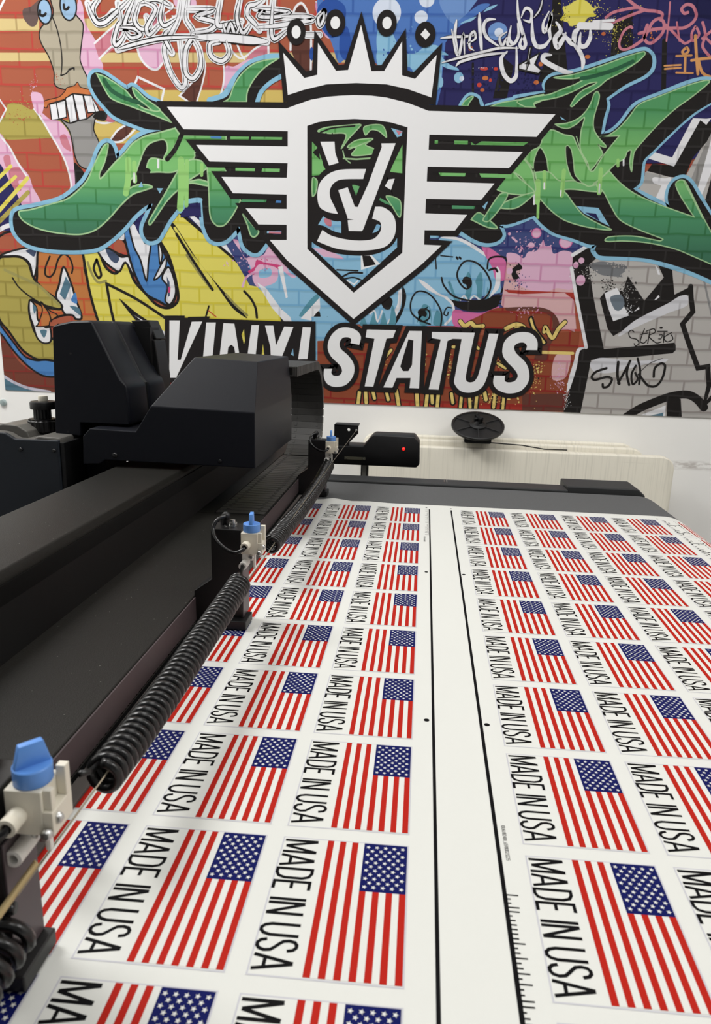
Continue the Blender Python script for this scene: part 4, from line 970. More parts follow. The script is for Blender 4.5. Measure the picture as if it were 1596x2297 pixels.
for ln in DATA.split('\n'):
    if not ln: continue
    if ln[0] == '@':
        if cur: art.out(cur)
        if cur: art = Art()
        cur = ln[1:]; continue
    q = ln.split(); kind = q[0]; col = q[1]; oc = None; ow = 0
    if '/' in col:
        col, o_ = col.split('/'); oc, ow = o_.split(':'); ow = float(ow)/1000
    a0 = 2; w = 0
    if q[2].startswith('w='): w = float(q[2][2:])/1000; a0 = 3
    if kind == 'e':
        c = fl(q[2]); r = fl(q[3]); P = [(c[0]+r[0]*math.cos(2*PI*i/28), c[1]+r[1]*math.sin(2*PI*i/28)) for i in range(28)]
        art.polys([P], col)
        if oc: art.polys(ribbon(P, ow, True), oc)
    elif kind == 'd':
        c = fl(q[2]); r = fl(q[3]); n = int(q[4]); rr = fl(q[5]); ps = []
        done = []
        for i in range(n):
            a = RND.random()*2*PI; k = abs(RND.gauss(0, .5)); x = c[0]+r[0]*k*math.cos(a); z = c[1]+r[1]*k*math.sin(a)
            s_ = rr[0]+(rr[1]-rr[0])*RND.random()**2; el = RND.uniform(.6, 1.6); th = RND.random()*PI
            if any(math.hypot(x-d0, z-d1) < 1.1*(s_+d2) for d0, d1, d2 in done): continue
            done.append((x, z, s_))
            p = []
            for j in range(7):
                b = 2*PI*j/7; u = s_*el*math.cos(b)*RND.uniform(.7, 1.2); v = s_*math.sin(b)/el**.5*RND.uniform(.7, 1.2)
                p.append((x+u*math.cos(th)-v*math.sin(th), z+u*math.sin(th)+v*math.cos(th)))
            ps.append(p)
        ps = [p for p in ps if min(v[1] for v in p) > ZB_ and min(v[0] for v in p) > XL]
        art.polys(ps, col)
    else:
        P = [pt(t) for t in q[a0:]]
        if kind in 'fc': pts = crom(P, True)
        elif kind in 'st': pts = crom(P, False)
        else: pts = [p[:2] for p in P]
        if kind in ('f', 'p'):
            art.polys([pts], col)
            if oc: art.polys(ribbon(pts, ow, True), oc)
        else:
            cl = kind in ('c', 'cs')
            tp = kind == 't'
            if oc: art.polys(ribbon(pts, ow, cl, True, tp), oc)
            art.polys(ribbon(pts, w, cl, True, tp), col)
art.out(cur)
G().box(XL, XR, YW-.0024, YW-.0002, ZB_, ZT).build('backing_vinyl', mat('mural_backing', (236,236,234), .6), mural)

# ------------------------------------------------------------------ the printer
ZS = 0.900                         # height of the printed sheet
M_blk = mat('black_powder_coat', (24,23,20), .5, spec=.25, bump=.25, bscale=900, var=.25, vscale=500)
def dust(m):
    nt = m.node_tree; N = nt.nodes.new; L = nt.links.new; b = nt.nodes['Principled BSDF']; src = b.inputs['Base Color'].links[0].from_socket
    tc = N('ShaderNodeNewGeometry'); v = N('ShaderNodeTexVoronoi'); v.inputs['Scale'].default_value = 90; L(tc.outputs['Position'], v.inputs['Vector'])
    lt = N('ShaderNodeMath'); lt.operation = 'LESS_THAN'; lt.inputs[1].default_value = .045; L(v.outputs['Distance'], lt.inputs[0])
    mx = N('ShaderNodeMix'); mx.data_type = 'RGBA'; L(lt.outputs[0], mx.inputs['Factor']); L(src, mx.inputs['A']); mx.inputs['B'].default_value = srgb(150,150,140)
    L(mx.outputs['Result'], b.inputs['Base Color'])
dust(M_blk)
M_smooth = mat('black_satin', (12,12,14), .42)
M_navy = mat('black_painted_steel', (17,19,26), .45, spec=.25, bump=.06, bscale=700)
M_plast = mat('black_plastic', (9,9,10), .42)
M_hose = mat('black_glossy_hose', (10,10,11), .28)
M_belt = mat('grey_belt', (82,83,84), .9, bump=.5, bscale=500, var=.18, vscale=420)
M_face = mat('beam_side_reflection', (72,62,64), .55, spec=.3)  # brown of the sheet's reflection on the black beam, painted as base colour
M_steel = mat('steel', (190,190,188), .28, metal=1)
M_ivory = mat('ivory_plastic', (216,210,194), .45)
M_blue = mat('blue_plastic', (92,146,220), .42)
M_wire = mat('wire_steel', (170,160,140), .35, metal=.8)
M_rail = mat('rail_black', (46,47,48), .5)
M_post = mat('post_reflection', (74,64,67), .4)  # sheet's reflection on the bracket's satin side, put into the base colour
prn = empty('wide_format_printer', (-.1, -.6, 0))
tag(prn, 'black wide format flatbed printer with grey belt, gantry and carriage', 'printer')
BELT_R = .08; XB = .616; YN = -1.75; YF = .235

# belt: flat top that rolls over at the right
prof = [(-.95, ZS-.0007)]
for i in range(17):
    a = i/16*PI/2; prof.append((XB+(BELT_R-.0007)*math.sin(a), ZS-BELT_R+(BELT_R-.0007)*math.cos(a)))
prof += [(XB+BELT_R-.0007, .72), (-.95, .72)]
G().prism(prof, YN, YF).build('conveyor_belt', M_belt, prn, auto=25)
G().prism([(-.95, .20), (.60, .20), (.60, .70), (-.95, .70)], YN+.05, .22, .01).build('base_cabinet', M_navy, prn)
for x in (-.85, .5):
    for y in (-1.6, .1):
        G().box(x-.04, x+.04, y-.04, y+.04, .02, .2, .004).lathe([(.05, 0), (.05, .02)], (x, y, 0)).build('leg', M_smooth, prn)
G().box(-.95, .452, YF+.001, .300, .80, .906, .003).box(.150, .1525, .262, .299, .9055, .9066, m=1).box(.156, .1585, .262, .299, .9055, .9066, m=1).build('rear_rail', [M_rail, M_steel], prn)
G().prism([(.452, .80), (.640, .80), (.640, .898), (.622, .914), (.452, .914)], .245, .345, .003).build('rail_end_cap', M_rail, prn)

# gantry: low beam with a raised tube along its back
YB0, YB1 = -1.75, .60
gb = G().prism([(-.62, .903), (-.187, .903), (-.187, .938), (-.62, .938)], YB0, -.262, .0015)
gb.prism([(-.62, .903), (-.187, .903), (-.187, .917), (-.282, .917), (-.282, .938), (-.62, .938)], -.262, YB1, .0005).build('gantry_beam', [M_blk], prn)
G().box(-.1868, -.1852, YB0, YB1, .906, .9365).build('beam_side_plate', M_face, prn)
G().box(-.1868, -.168, YB0, .06, .9006, .9030).build('media_edge_strip', mat('edge_strip', (92,87,84), .8, spec=.15), prn)
G().prism([(-.314, .938), (-.330, .985), (-.330, 1.010), (-.335, 1.018), (-.455, 1.018), (-.460, 1.012), (-.460, .938)], YB0, .45, .002).build('gantry_tube', M_blk, prn, auto=40)
G().prism([(-.3135, .9381), (-.3295, .985), (-.3295, 1.006), (-.328, 1.006), (-.328, .985), (-.3120, .9381)], YB0, .44).build('tube_side_panel', mat('side_panel', (7,7,7), .5, spec=.2), prn)

G().box(-.1852, -.1815, YB0, .06, .9031, .9036).build('gap_shade_strip', mat('gap_shade_black', (5,5,5), .8, spec=.1), prn)  # thin black strip painting the shade of the gap under the beam

# cable chain lying on the beam and looping up at its far end
CX0, CX1 = -.279, -.190; CZ = .918; CT = .021; RO = .134; YC = .372
def chain():
    g = G(); path = []; p = .0205
    y = -.248
    while y < YC: path.append((y, CZ+CT/2, 0.0)); y += p
    a = 0.0; rm = RO-CT/2
    while a < PI: path.append((YC+rm*math.sin(a), CZ+RO-rm*math.cos(a), a)); a += p/rm
    y = YC
    while y > .07: path.append((y, CZ+2*RO-CT/2, PI)); y -= p
    for (y, z, a) in path:
        ca, sa = math.cos(a), math.sin(a)
        def blk(x0, x1, u0, u1, v0, v1):
            vs = []
            for x in (x0, x1):
                for u in (u0, u1):
                    for v in (v0, v1): vs.append((x, y+u*ca-v*sa, z+u*sa+v*ca))
            g.add(vs, [(0,1,3,2),(4,6,7,5),(0,4,5,1),(2,3,7,6),(0,2,6,4),(1,5,7,3)])
        h = CT/2; q = p/2
        blk(CX0, CX0+.006, -q*1.02, q*.7, -h, h); blk(CX0+.003, CX0+.010, -q*.5, q*1.3, -h*.9, h*.9)
        blk(CX1-.006, CX1, -q*1.02, q*.7, -h, h); blk(CX1-.010, CX1-.003, -q*.5, q*1.3, -h*.9, h*.9)
        blk(CX0+.004, CX1-.004, -q*.88, q*.88, h*.72, h*.98); blk(CX0+.004, CX1-.004, -q*(1.12 if 0 < a < PI else .88), q*(1.12 if 0 < a < PI else .88), -h*.98, -h*.72)
        blk(CX0+.012, CX0+.018, -q*.3, q*.5, h*.9, h*1.06); blk(CX1-.018, CX1-.012, -q*.3, q*.5, h*.9, h*1.06)
    return g
chain().build('cable_chain', mat('chain_plastic', (50,49,47), .5), prn)

# carriage riding on the gantry
YC0, YC1 = -.28, .066
v = [(-.200,YC0,1.027), (-.200,YC0,1.124), (-.384,YC0,1.128), (-.413,YC0,1.083), (-.496,YC0,1.085), (-.509,YC0,1.071), (-.512,YC0,1.021), (-.482,YC0,1.022), (-.471,YC0,1.030)]
v += [(x, YC1, z) for (x, _, z) in v]
v += [(-.208,-.222,1.208), (-.322,-.222,1.212), (-.208,YC1,1.208), (-.322,YC1,1.212)]
f = [(0,1,2,3,4,5,6,7,8), (17,16,15,14,13,12,11,10,9), (1,18,19,2), (0,9,10,1), (1,10,20,18), (18,20,21,19), (2,19,21,11), (10,11,21,20),
     (2,11,12,3), (3,12,13,4), (4,13,14,5), (5,14,15,6), (6,15,16,7), (7,16,17,8), (8,17,9,0)]
b = bmesh.new(); bv = [b.verts.new(p) for p in v]
for q in f: b.faces.new([bv[i] for i in q])
bmesh.ops.recalc_face_normals(b, faces=b.faces[:]); bmesh.ops.bevel(b, geom=b.edges[:], offset=.0016, segments=2, affect='EDGES', profile=.5)
car = G().bm(b).build('carriage', M_navy, prn)
def screw(x, y, z, r, parent, m=None):
    return G().lathe([(r, 0), (r, .0012), (r*.75, .0024), (r*.3, .0026)], (x, y, z), 'y', 14).build('screw', m or M_smooth, parent)
screw(-.4526, YC0, 1.0395, .0045, car); screw(-.2628, YC0, 1.0376, .003, car)
# print head cover standing on the carriage: two ribbed shells and a small cap
hp = [(-.571,1.2575), (-.5665,1.2605), (-.535,1.2680), (-.499,1.2700), (-.4525,1.170), (-.441,1.158), (-.438,1.087), (-.5315,1.087), (-.533,1.062), (-.5805,1.0645)]
def shrink(p, d):
    cx = sum(a for a, _ in p)/len(p); cz = sum(b for _, b in p)/len(p)
    return [(cx+(a-cx)*(1-d), cz+(b-cz)*(1-d)) for a, b in p]
G().prism(hp, -.240, -.147, .008, 4).build('head_cover', M_navy, prn, auto=50)
G().prism(shrink(hp, .035), -.2425, -.239, .0008).build('cover_face', M_navy, prn)
G().prism(shrink(hp, .04), -.150, -.136).build('head_cover_seam', M_plast, prn)
hb = [(a+.0, b_) for a, b_ in hp[:7]]+[(-.5, 1.087), (-.58, 1.087)]
G().prism(hb, -.141, -.050, .008, 4).build('head_cover', M_navy, prn, auto=50)
G().prism([(-.505,1.272), (-.468,1.274), (-.453,1.238), (-.479,1.234)], -.055, .0, .002).build('head_cap', M_plast, prn)
G().prism([(-.520,1.236), (-.455,1.236), (-.447,1.165), (-.447,1.08), (-.52,1.08)], -.060, .0, .002).build('head_cap', M_plast, prn)
G().box(-.52, -.46, -.07, -.02, 1.05, 1.26).build('head_frame', M_plast, prn)
screw(-.5395, -.240, 1.2115, .004, prn); screw(-.555, -.240, 1.0718, .004, prn)
G().box(-.568, -.500, -.215, -.12, .945, 1.070, .002).build('head_mount', M_navy, prn)
def helix(path, R, r, turns, n=14, seg=6, taper=None):
    path = [Vector(p) for p in path]
    L_ = [0]
    for i in range(1, len(path)): L_.append(L_[-1]+(path[i]-path[i-1]).length)
    def at(t):
        s = t*L_[-1]
        for i in range(1, len(path)):
            if s <= L_[i] or i == len(path)-1:
                k = (s-L_[i-1])/(L_[i]-L_[i-1]); return path[i-1].lerp(path[i], k), (path[i]-path[i-1]).normalized()
    pts = []; N = int(turns*n)
    for i in range(N+1):
        t = i/N; p, d = at(t)
        up = Vector((0, 0, 1)); up = (up-d*up.dot(d)).normalized(); w = d.cross(up); a = 2*PI*turns*t
        RR = R*(taper(t) if taper else 1)
        pts.append(p+(up*math.cos(a)+w*math.sin(a))*RR)
    return pts
G().tube(helix([(-.556, -.232, 1.066), (-.556, -.232, 1.005)], .0045, .0011, 9), .0011, 6).build('lift_spring', M_steel, prn, smooth=True)
G().lathe([(.003, 0), (.003, .075)], (-.556, -.232, .992)).build('spring_rod', M_smooth, prn, smooth=False)

# service station box left of the gantry with its adjusting knob
G().prism([(-.86,1.0745), (-.655,1.0745), (-.640,1.0735), (-.624,1.0640), (-.545,1.0640), (-.545,.905), (-.86,.905)], -.300, -.290, .002).build('station_cover', mat('station_steel', (38,42,48), .45, spec=.3), prn)
G().prism([(-.86,1.070), (-.69,1.072), (-.665,1.073), (-.648,1.070), (-.632,1.061), (-.598,1.061), (-.586,1.069), (-.546,1.067), (-.546,.905), (-.86,.905)], -.2905, -.165, .003).build('station_top', mat('station_plastic', (92,90,86), .4), prn)
G().prism([(-.70,1.07), (-.688,1.079), (-.665,1.0835), (-.640,1.082), (-.622,1.072), (-.618,1.06), (-.70,1.06)], -.262, -.175, .002).build('station_hump', mat('station_plastic', (92,90,86), .4), prn)
G().box(-.544, -.536, -.296, -.10, .93, 1.060, .001).build('station_bracket', M_plast, prn)
screw(-.6133, -.300, 1.046, .0035, prn); screw(-.5526, -.300, 1.0463, .0035, prn)
kn = G().lathe([(.018, 1.058), (.026, 1.064), (.0275, 1.066), (.0275, 1.084), (.025, 1.0855), (.025, 1.088), (.0155, 1.088), (.0155, 1.107)], (-.624, -.2, 0), n=64, teeth=1, tdepth=.05).build('adjuster_knob', M_plast, prn)
G().lathe([(.0232, 1.1065), (.0236, 1.108), (.0236, 1.118), (.022, 1.1205), (.009, 1.121)], (-.6205, -.2, 0), n=48).build('knob_flange', M_plast, kn, auto=40)
G().lathe([(.0085, 1.121), (.0085, 1.1285), (.0075, 1.1305)], (-.6205, -.2, 0), n=32).build('knob_cap', M_ivory, kn, auto=40)

# three valve stands between the gantry and the sheet
def valve_stand(Y, turn=0.0, near=False):
    x0 = -.164; yb = Y-(.026 if near else .010); yf = Y-(.006 if near else 0.0)
    st = G().prism([(x0, 1.027), (-.1262, 1.027), (-.1262, .912), (-.150, .905), (-.187, .905), (-.187, .945), (x0, .962)], yb, yb+.031, .0008)
    st = st.build('valve_stand', M_plast, prn)
    G().box(-.1261, -.1246, yb+.0005, yb+.0305, .9127, .995, .0004).build('post', M_post, st)  # right face of the stand, carrying the painted reflection
    G().box(-.152, -.1185, yf-.023, yf+.012, .9016, .9125, .001).build('foot', M_plast, st)
    bd = G().box(-.1235, -.1030, Y-.022, Y-.001, 1.0005, 1.0270, .0006)
    bd.box(-.1030, -.0975, Y-.006, Y-.001, 1.0150, 1.0330, .0005).box(-.1030, -.0985, Y-.020, Y-.016, 1.0150, 1.0270, .0004).box(-.1030, -.0975, Y-.022, Y-.001, 1.0005, 1.0150, .0004)
    vb = bd.build('valve_body', M_ivory, st)
    k = G().lathe([(.0098, 1.0271), (.0102, 1.0276), (.0102, 1.0365), (.0096, 1.0372)], (-.1125, Y-.0115, 0), n=40)
    c, s = math.cos(turn), math.sin(turn); fin = bmesh.new(); bmesh.ops.create_cube(fin, size=1)
    for q in fin.verts:
        zt = q.co.z > 0; sx = q.co.x*(.0046); sy = q.co.y*(.0125 if zt else .0195)
        q.co = Vector((-.1125+sx*c-sy*s, Y-.0115+sx*s+sy*c, 1.0500 if zt else 1.0365))
    bmesh.ops.bevel(fin, geom=fin.edges[:], offset=.0008, segments=2, affect='EDGES', profile=.5)
    k.bm(fin).build('valve_knob', M_blue, st, auto=40)
    G().lathe([(.0052, 0), (.0052, .006), (.0048, .0065), (.0048, .008), (.0052, .0082), (.0052, .0125), (.0032, .0126), (.0032, .008)], (-.1165, Y-.021, 1.0125), 'y', 28).build('port_fitting', M_ivory, st, auto=40)
    el = G().lathe([(.0050, 0), (.0050, .012), (.0046, .0125), (.0046, .014), (.0050, .0142), (.0050, .019), (.003, .0192), (.003, .012)], (-.1215, Y-.004, .9850), 'y', 28)
    el.box(-.1255, -.1120, Y-.010, Y-.001, .9885, 1.0006, .001).box(-.1130, -.1095, Y-.006, Y-.002, .9770, .9960, .0012)
    el.build('elbow_fitting', mat('white_plastic', (226,224,218), .4), st, auto=40)
    for (dx, dy, dz, m_) in ((-.1005, -.023, 1.0035, M_steel), (-.0975, -.016, 1.009, M_steel), (-.1135, -.011, .9940, M_steel)):
        G().lathe([(.0032, 0), (.0032, .002), (.0022, .0032), (.0008, .0034)], (dx, Y+dy, dz), 'y', 16).build('screw', m_, st, auto=40)
    if not near: G().lathe([(.0055, 1.0272), (.0055, 1.031), (.003, 1.0312), (.003, 1.0345), (.0006, 1.035)], (-.1415, Y+.010, 0), n=20).lathe([(.0082, 1.0270), (.0082, 1.0277)], (-.1440, Y+.010, 0), n=20, m=0).build('hose_bolt', M_steel, st, auto=40)
    G().tube([(-.1530, Y+.014, 1.0275), (-.1520, Y+.013, 1.036), (-.1500, Y+.008, 1.0395), (-.1475, Y+.002, 1.041)], .0052, 12).build('hose_elbow', M_plast, st, smooth=True)
    pts = [(-.1490, Y+.002, 1.0405), (-.1535, Y-.003, 1.0395), (-.1580, Y-.008, 1.0355), (-.1600, Y-.013, 1.0275), (-.1535, Y-.022, 1.0175), (-.1400, Y-.031, 1.0095), (-.1270, Y-.036, 1.0065), (-.1185, Y-.034, 1.0095), (-.1165, Y-.030, 1.0125)]
    P2 = crom([(p[0], p[1], False) for p in pts], False); P3 = crom([(p[0], p[2], False) for p in pts], False)
    G().tube([(a[0], a[1], c_[1]) for a, c_ in zip(P2, P3)], .0024, 8).build('air_tube', M_hose, st, smooth=True)
    G().lathe([(.0085, 0), (.0085, .004), (.0075, .005), (.0075, .010)], (-.176, Y+.012, .924), 'y', 28).build('clamp_screw', M_steel, st, auto=40)
    return st
valve_stand(-.658, .12); valve_stand(.086, .1); valve_stand(-1.154, -.75, True)
# coil hoses and the straight wire they hang on
def coil(path, R, r, turns, name='coil_hose', taper=None):
    return G().tube(helix(path, R, r, turns, 16, taper=taper), r, 7).build(name, M_hose, prn, smooth=True)
XH = -.117
coil([(XH,-1.080,.9690), (XH,-1.028,.9662), (XH,-.967,.9657), (XH,-.882,.9690), (XH,-.794,.9715), (XH,-.712,.9750)], .0108, .0036, 44)
coil([(XH,-.540,.9700), (XH,-.438,.9664), (XH,-.324,.9605), (XH,-.184,.9592), (XH,-.048,.9620), (XH,.072,.9730)], .0105, .0036, 66)
coil([(-.122,-1.178,.9440), (-.124,-1.215,.9400), (-.126,-1.30,.938), (-.126,-1.42,.938)], .0115, .0036, 24)
G().tube([(-.1160,-1.185,.9695), (-.1110,-.66,.9735), (-.1080,.07,.980), (-.0930,.468,.9985)], .0007, 6).build('hose_wire', M_wire, prn, smooth=True)
G().tube(helix([(-.1175,-1.163,.9710), (-.1180,-1.200,.9695)], .0017, .0005, 34, 10), .0005, 5).build('wire_spring', mat('brass_wire', (206,186,140), .35, metal=.7), prn, smooth=True)
for (y0, y1, za, zb) in ((-.705, -.683, .975, .985), (-1.075, -1.10, .972, .985)):
    G().tube([(-.120, y0-.03*(1 if y0 > -1 else -1), za-.002), (-.1205, (y0+y1)/2, (za+zb)/2), (-.1215, y1, zb)], .0022, 8).build('hose_tail', M_hose, prn, smooth=True)
# cable tie and black lead behind the near valve
G().tube([(-.1535,-1.075,.940), (-.1500,-1.082,.958), (-.1440,-1.090,.972), (-.138,-1.098,.976)], .0042, 10).build('cable_lead', M_hose, prn, smooth=True)
G().tube([(-.150,-1.10,.935), (-.146,-1.105,.950), (-.138,-1.112,.958)], .004, 10).build('cable_lead', M_hose, prn, smooth=True)

# far end of the gantry: end unit with a red lamp, wire anchor, post
eu = G().prism([(-.1905,.904), (.0780,.904), (.0868,.914), (.0843,.972), (.0700,.990), (-.0415,.990), (-.0500,.984), (-.0712,.9565), (-.1905,.9565)], .450, .530, .003).build('end_unit', M_smooth, prn, auto=40)
G().lathe([(.0055, 0), (.0055, .001)], (.0409, .4502, .9555), 'y', 20).build('lamp_ring', M_plast, eu)
G().lathe([(.0040, 0), (.0040, .001), (.0030, .003), (.0010, .0038)], (.0409, .4495, .9555), 'y', 20).build('signal_lamp', mat('red_led', (255,24,20), .3, emit=3.0), eu, smooth=True)
G().box(-.122, -.064, .4485, .4500, .9195, .9270).build('rating_plate', mat('plate_grey', (96,94,80), .4, metal=.4), eu)
for x in (-.1165, -.0690): G().lathe([(.0018, 0), (.0018, .0008)], (x, .4485, .9230), 'y', 12).build('screw', M_steel, eu)
G().lathe([(.003, .9565), (.003, .963)], (-.060, .47, 0), n=16).build('thumb_screw', M_plast, eu)
def plate_with_holes():
    g = G(); outer = [(-.1547,.9500), (-.1120,.9500), (-.1119,.9640), (-.0900,.9870), (-.0876,.9900), (-.0876,1.0116), (-.1547,1.0126)]
    b = bmesh.new(); vo = [b.verts.new((p[0], .468, p[1])) for p in outer]
    eds = [b.edges.new((vo[i], vo[(i+1) % len(vo)])) for i in range(len(vo))]
    for (cx, cz, r) in ((-.1140, .9992, .0042), (-.0928, .9990, .0028)):
        h = [b.verts.new((cx+r*math.cos(2*PI*i/16), .468, cz+r*math.sin(2*PI*i/16))) for i in range(16)]
        eds += [b.edges.new((h[i], h[(i+1) % 16])) for i in range(16)]
    bmesh.ops.triangle_fill(b, edges=eds, use_beauty=True)
    bmesh.ops.recalc_face_normals(b, faces=b.faces[:])
    r_ = bmesh.ops.extrude_face_region(b, geom=b.faces[:])
    for e in r_['geom']:
        if isinstance(e, bmesh.types.BMVert): e.co.y += .006
    bmesh.ops.recalc_face_normals(b, faces=b.faces[:])
    return g.bm(b)
G().box(-.0745, -.0605, .470, .500, 0, .905).box(-.0772, -.0742, .468, .502, 0, .905, m=1).box(-.0608, -.0578, .468, .502, 0, .905, m=1).build('support_post', [mat('aluminium', (190,188,180), .4, metal=.6), M_smooth], prn)
wa = plate_with_holes().build('wire_anchor', M_smooth, prn)
G().box(-.1547, -.0876, .468, .52, 1.0085, 1.0126, .001).build('anchor_flange', M_rail, wa)
G().lathe([(.0032, 0), (.0032, .003), (.001, .004)], (-.0935, .468, .9985), 'y', 14).build('screw', M_steel, wa)

# ------------------------------------------------------------------ the printed sheet
PX, RP, GAP = .10562, .13, .17806
SA, SB, SH = .03344, .09212, .11564
M_vinyl = mat('white_vinyl', (210,211,206), .6, spec=.12, bump=.04, bscale=120)
M_key = mat('print_grey_line', (186,186,192), .55, spec=.2); M_red = mat('print_red', (168,28,15), .6, spec=.12); M_blue2 = mat('print_blue', (6,15,80), .6, spec=.1)
M_ink = mat('print_black', (4,4,6), .6, spec=.1); M_pw = mat('print_white', (210,211,206), .6, spec=.12)
def bend(x, y, d=0.0):
    """point on the sheet: flat on the belt, then rolling over its right edge"""
    if x <= XB:
        return (x, y, ZS+d)
    a = (x-XB)/BELT_R
    if a < PI/2: return (XB+(BELT_R+d)*math.sin(a), y, ZS-BELT_R+(BELT_R+d)*math.cos(a))
    return (XB+BELT_R+d, y, ZS-BELT_R-(x-XB-BELT_R*PI/2))
sheet = None
def make_sheet():
    xs = [-.30+.02*i for i in range(46)]+[.616+.006*i for i in range(1, 60)]; xs = [x for x in xs if x <= .616 or x > .6161]
    ys = [-1.62+.04*i for i in range(41)]+[-.012, -.004, .004, .010, .016, .022, .028, .034, .0365]; ys = sorted(set(round(y, 4) for y in ys))
    g = G(); n = len(ys)
    def bump(x, y):
        t = max(0.0, min(1.0, (y-.004)/.03)); t = t*t*(3-2*t)
        return t*(.0055*math.exp(-((x+.098)/.024)**2)+.002*math.exp(-((x+.02)/.03)**2))
    for d in (0, -.0004):
        for x in xs:
            for y in ys:
                p = bend(x, y, d); g.v.append((p[0], p[1], p[2]+bump(x, y)))
    k = len(xs)*n
    for i in range(len(xs)-1):
        for j in range(n-1):
            a = i*n+j; g.f.append((a, a+n, a+n+1, a+1)); g.f.append((k+a, k+a+1, k+a+n+1, k+a+n))
    for i in range(len(xs)-1): a = i*n; g.f.append((a, k+a, k+a+n, a+n)); a = i*n+n-1; g.f.append((a, a+n, k+a+n, k+a))
    g.m = [0]*len(g.f)
    return g
sheet = make_sheet().build('printed_vinyl_sheet', M_vinyl, smooth=True)
tag(sheet, 'white vinyl sheet printed with rows of flag stickers lying on the printer belt', 'printed sheet')

# sticker artwork in its own flat coordinates: x across, y downwards (towards the viewer), origin at the top left corner
GLY = {'M': (.60, [[(0,0),(0,1)], [(.02,1),(.30,.06)], [(.30,.06),(.58,1)], [(.60,1),(.60,0)]]), 'A': (.52, [[(0,0),(.25,1)], [(.27,1),(.52,0)], [(.09,.29),(.43,.29)]]),
       'D': (.44, [[(0,0),(0,1),(.20,1),(.36,.93),(.44,.75),(.44,.25),(.36,.07),(.20,0),(0,0)]]), 'E': (.36, [[(.36,0),(0,0),(0,1),(.36,1)], [(0,.5),(.31,.5)]]),
       'I': (.0, [[(0,0),(0,1)]]), 'N': (.45, [[(0,0),(0,1)], [(.01,1),(.44,0)], [(.45,0),(.45,1)]]), 'U': (.44, [[(0,1),(0,.25),(.06,.08),(.16,0),(.28,0),(.38,.08),(.44,.25),(.44,1)]]),
       'S': (.42, [[(.41,.78),(.36,.93),(.26,1),(.16,1),(.06,.94),(.02,.80),(.05,.65),(.16,.55),(.28,.46),(.39,.36),(.42,.20),(.36,.06),(.26,0),(.15,0),(.05,.07),(0,.22)]]), ' ': (.10, [])}
def text_polys(s, gly, h, length, stroke, gap):
    tot = sum(gly[c][0] for c in s)+gap*(len(s)-1); k = length/tot; x = 0; out = []
    for c in s:
        w, st = gly[c]
        for line in st:
            closed = line[0] == line[-1]
            out += ribbon([(x+a*k, b*h) for a, b in (line[:-1] if closed else line)], stroke, closed, cap=False)
        x += (w+gap)*k
    return out
def star(cx, cy, r):
    # one point of the star towards +x, the top of the flag
    return [(cx+(r if i % 2 == 0 else r*.42)*math.cos(PI*i/5), cy+(r if i % 2 == 0 else r*.42)*math.sin(PI*i/5)) for i in range(10)]
FW = SB-SA; CW = FW*7/13; CH = SH*.4
def sticker_meshes(X0, nx):
    """polygons per part, as ([polys], layer, material)"""
    x1 = SB+.0012; y0 = -.0010; y1 = SH+.0016; t = .0011
    def rect(a, b_, c, d, n=1): return [[(a+(b_-a)*i/n, c), (a+(b_-a)*(i+1)/n, c), (a+(b_-a)*(i+1)/n, d), (a+(b_-a)*i/n, d)] for i in range(n)]
    line = rect(0, x1, y0, y0+t, nx)+rect(0, x1, y1-t, y1, nx)+rect(0, t, y0+t, y1-t)+rect(x1-t, x1, y0+t, y1-t)
    paper = rect(t, x1-t, y0+t, y1-t, nx)
    red = []; white = []
    for i in range(13):
        b_ = SB-FW*i/13; a = SB-FW*(i+1)/13; top = CH if i < 7 else 0
        (red if i % 2 == 0 else white).extend(rect(a, b_, top, SH))
    canton = rect(SB-CW, SB, 0, CH, max(1, nx//3)); stars = []
    for r in range(9):
        n = 6 if r % 2 == 0 else 5
        for c in range(n):
            stars.append(star(SB-CW*(r+1)/10, CH*((2*c+1) if n == 6 else (2*c+2))/12, FW*.0616/2*1.05))
    txt = [[(.0020+y, .0026+x) for x, y in p] for p in text_polys('MADE IN USA', GLY, .0244, SH-.0058, .0023, .175)]
    return line, paper, red, white, canton, stars, txt
BEND = 1
def place(polys_list, X0, Y0, name, mats, parent):
    g = G()
    for polys, d, mi in polys_list:
        for p in polys:
            q = [bend(X0+a, Y0-b_, d) for a, b_ in p]
            # upward facing
            ar = sum(p[i][0]*-p[(i+1) % len(p)][1]+p[(i+1) % len(p)][0]*p[i][1] for i in range(len(p)))
            g.add(q if ar > 0 else q[::-1], [tuple(range(len(q)))], mi)
    return g.build(name, mats, parent, org=(X0, Y0, ZS))
proto = None
def add_sticker(X0, Y0):
    global proto
    flat = X0+SB < XB
    if flat and proto:
        st, fl_, lt = proto
        c = st.copy(); COL.objects.link(c); c.parent = sheet; c.location = Vector((X0, Y0, ZS))-ORG[sheet.name]
        for s_ in (fl_, lt):
            d = s_.copy(); COL.objects.link(d); d.parent = c; d.location = s_.location
        return
    line, paper, red, white, canton, stars, txt = sticker_meshes(X0, 1 if flat else 24)
    st = place([(line, .00012, 0), (paper, .00012, 1)], X0, Y0, 'flag_sticker', [M_key, M_pw], sheet)
    fl_ = place([(red, .00024, 0), (white, .00024, 1), (canton, .00024, 2), (stars, .00036, 1)], X0, Y0, 'flag_print', [M_red, M_pw, M_blue2], st)
    lt = place([(txt, .00024, 0)], X0, Y0, 'lettering', [M_ink], st)
    if flat: proto = (st, fl_, lt)
VIS = {'-2': range(0, 10), '-1': range(0, 10), '0': range(0, 10), '1': range(0, 10), '2': range(0, 10), '3': range(0, 8), '4': range(0, 6), '5': range(0, 4)}
for c in range(-2, 1):
    for r in range(10): add_sticker(c*PX, -r*RP)
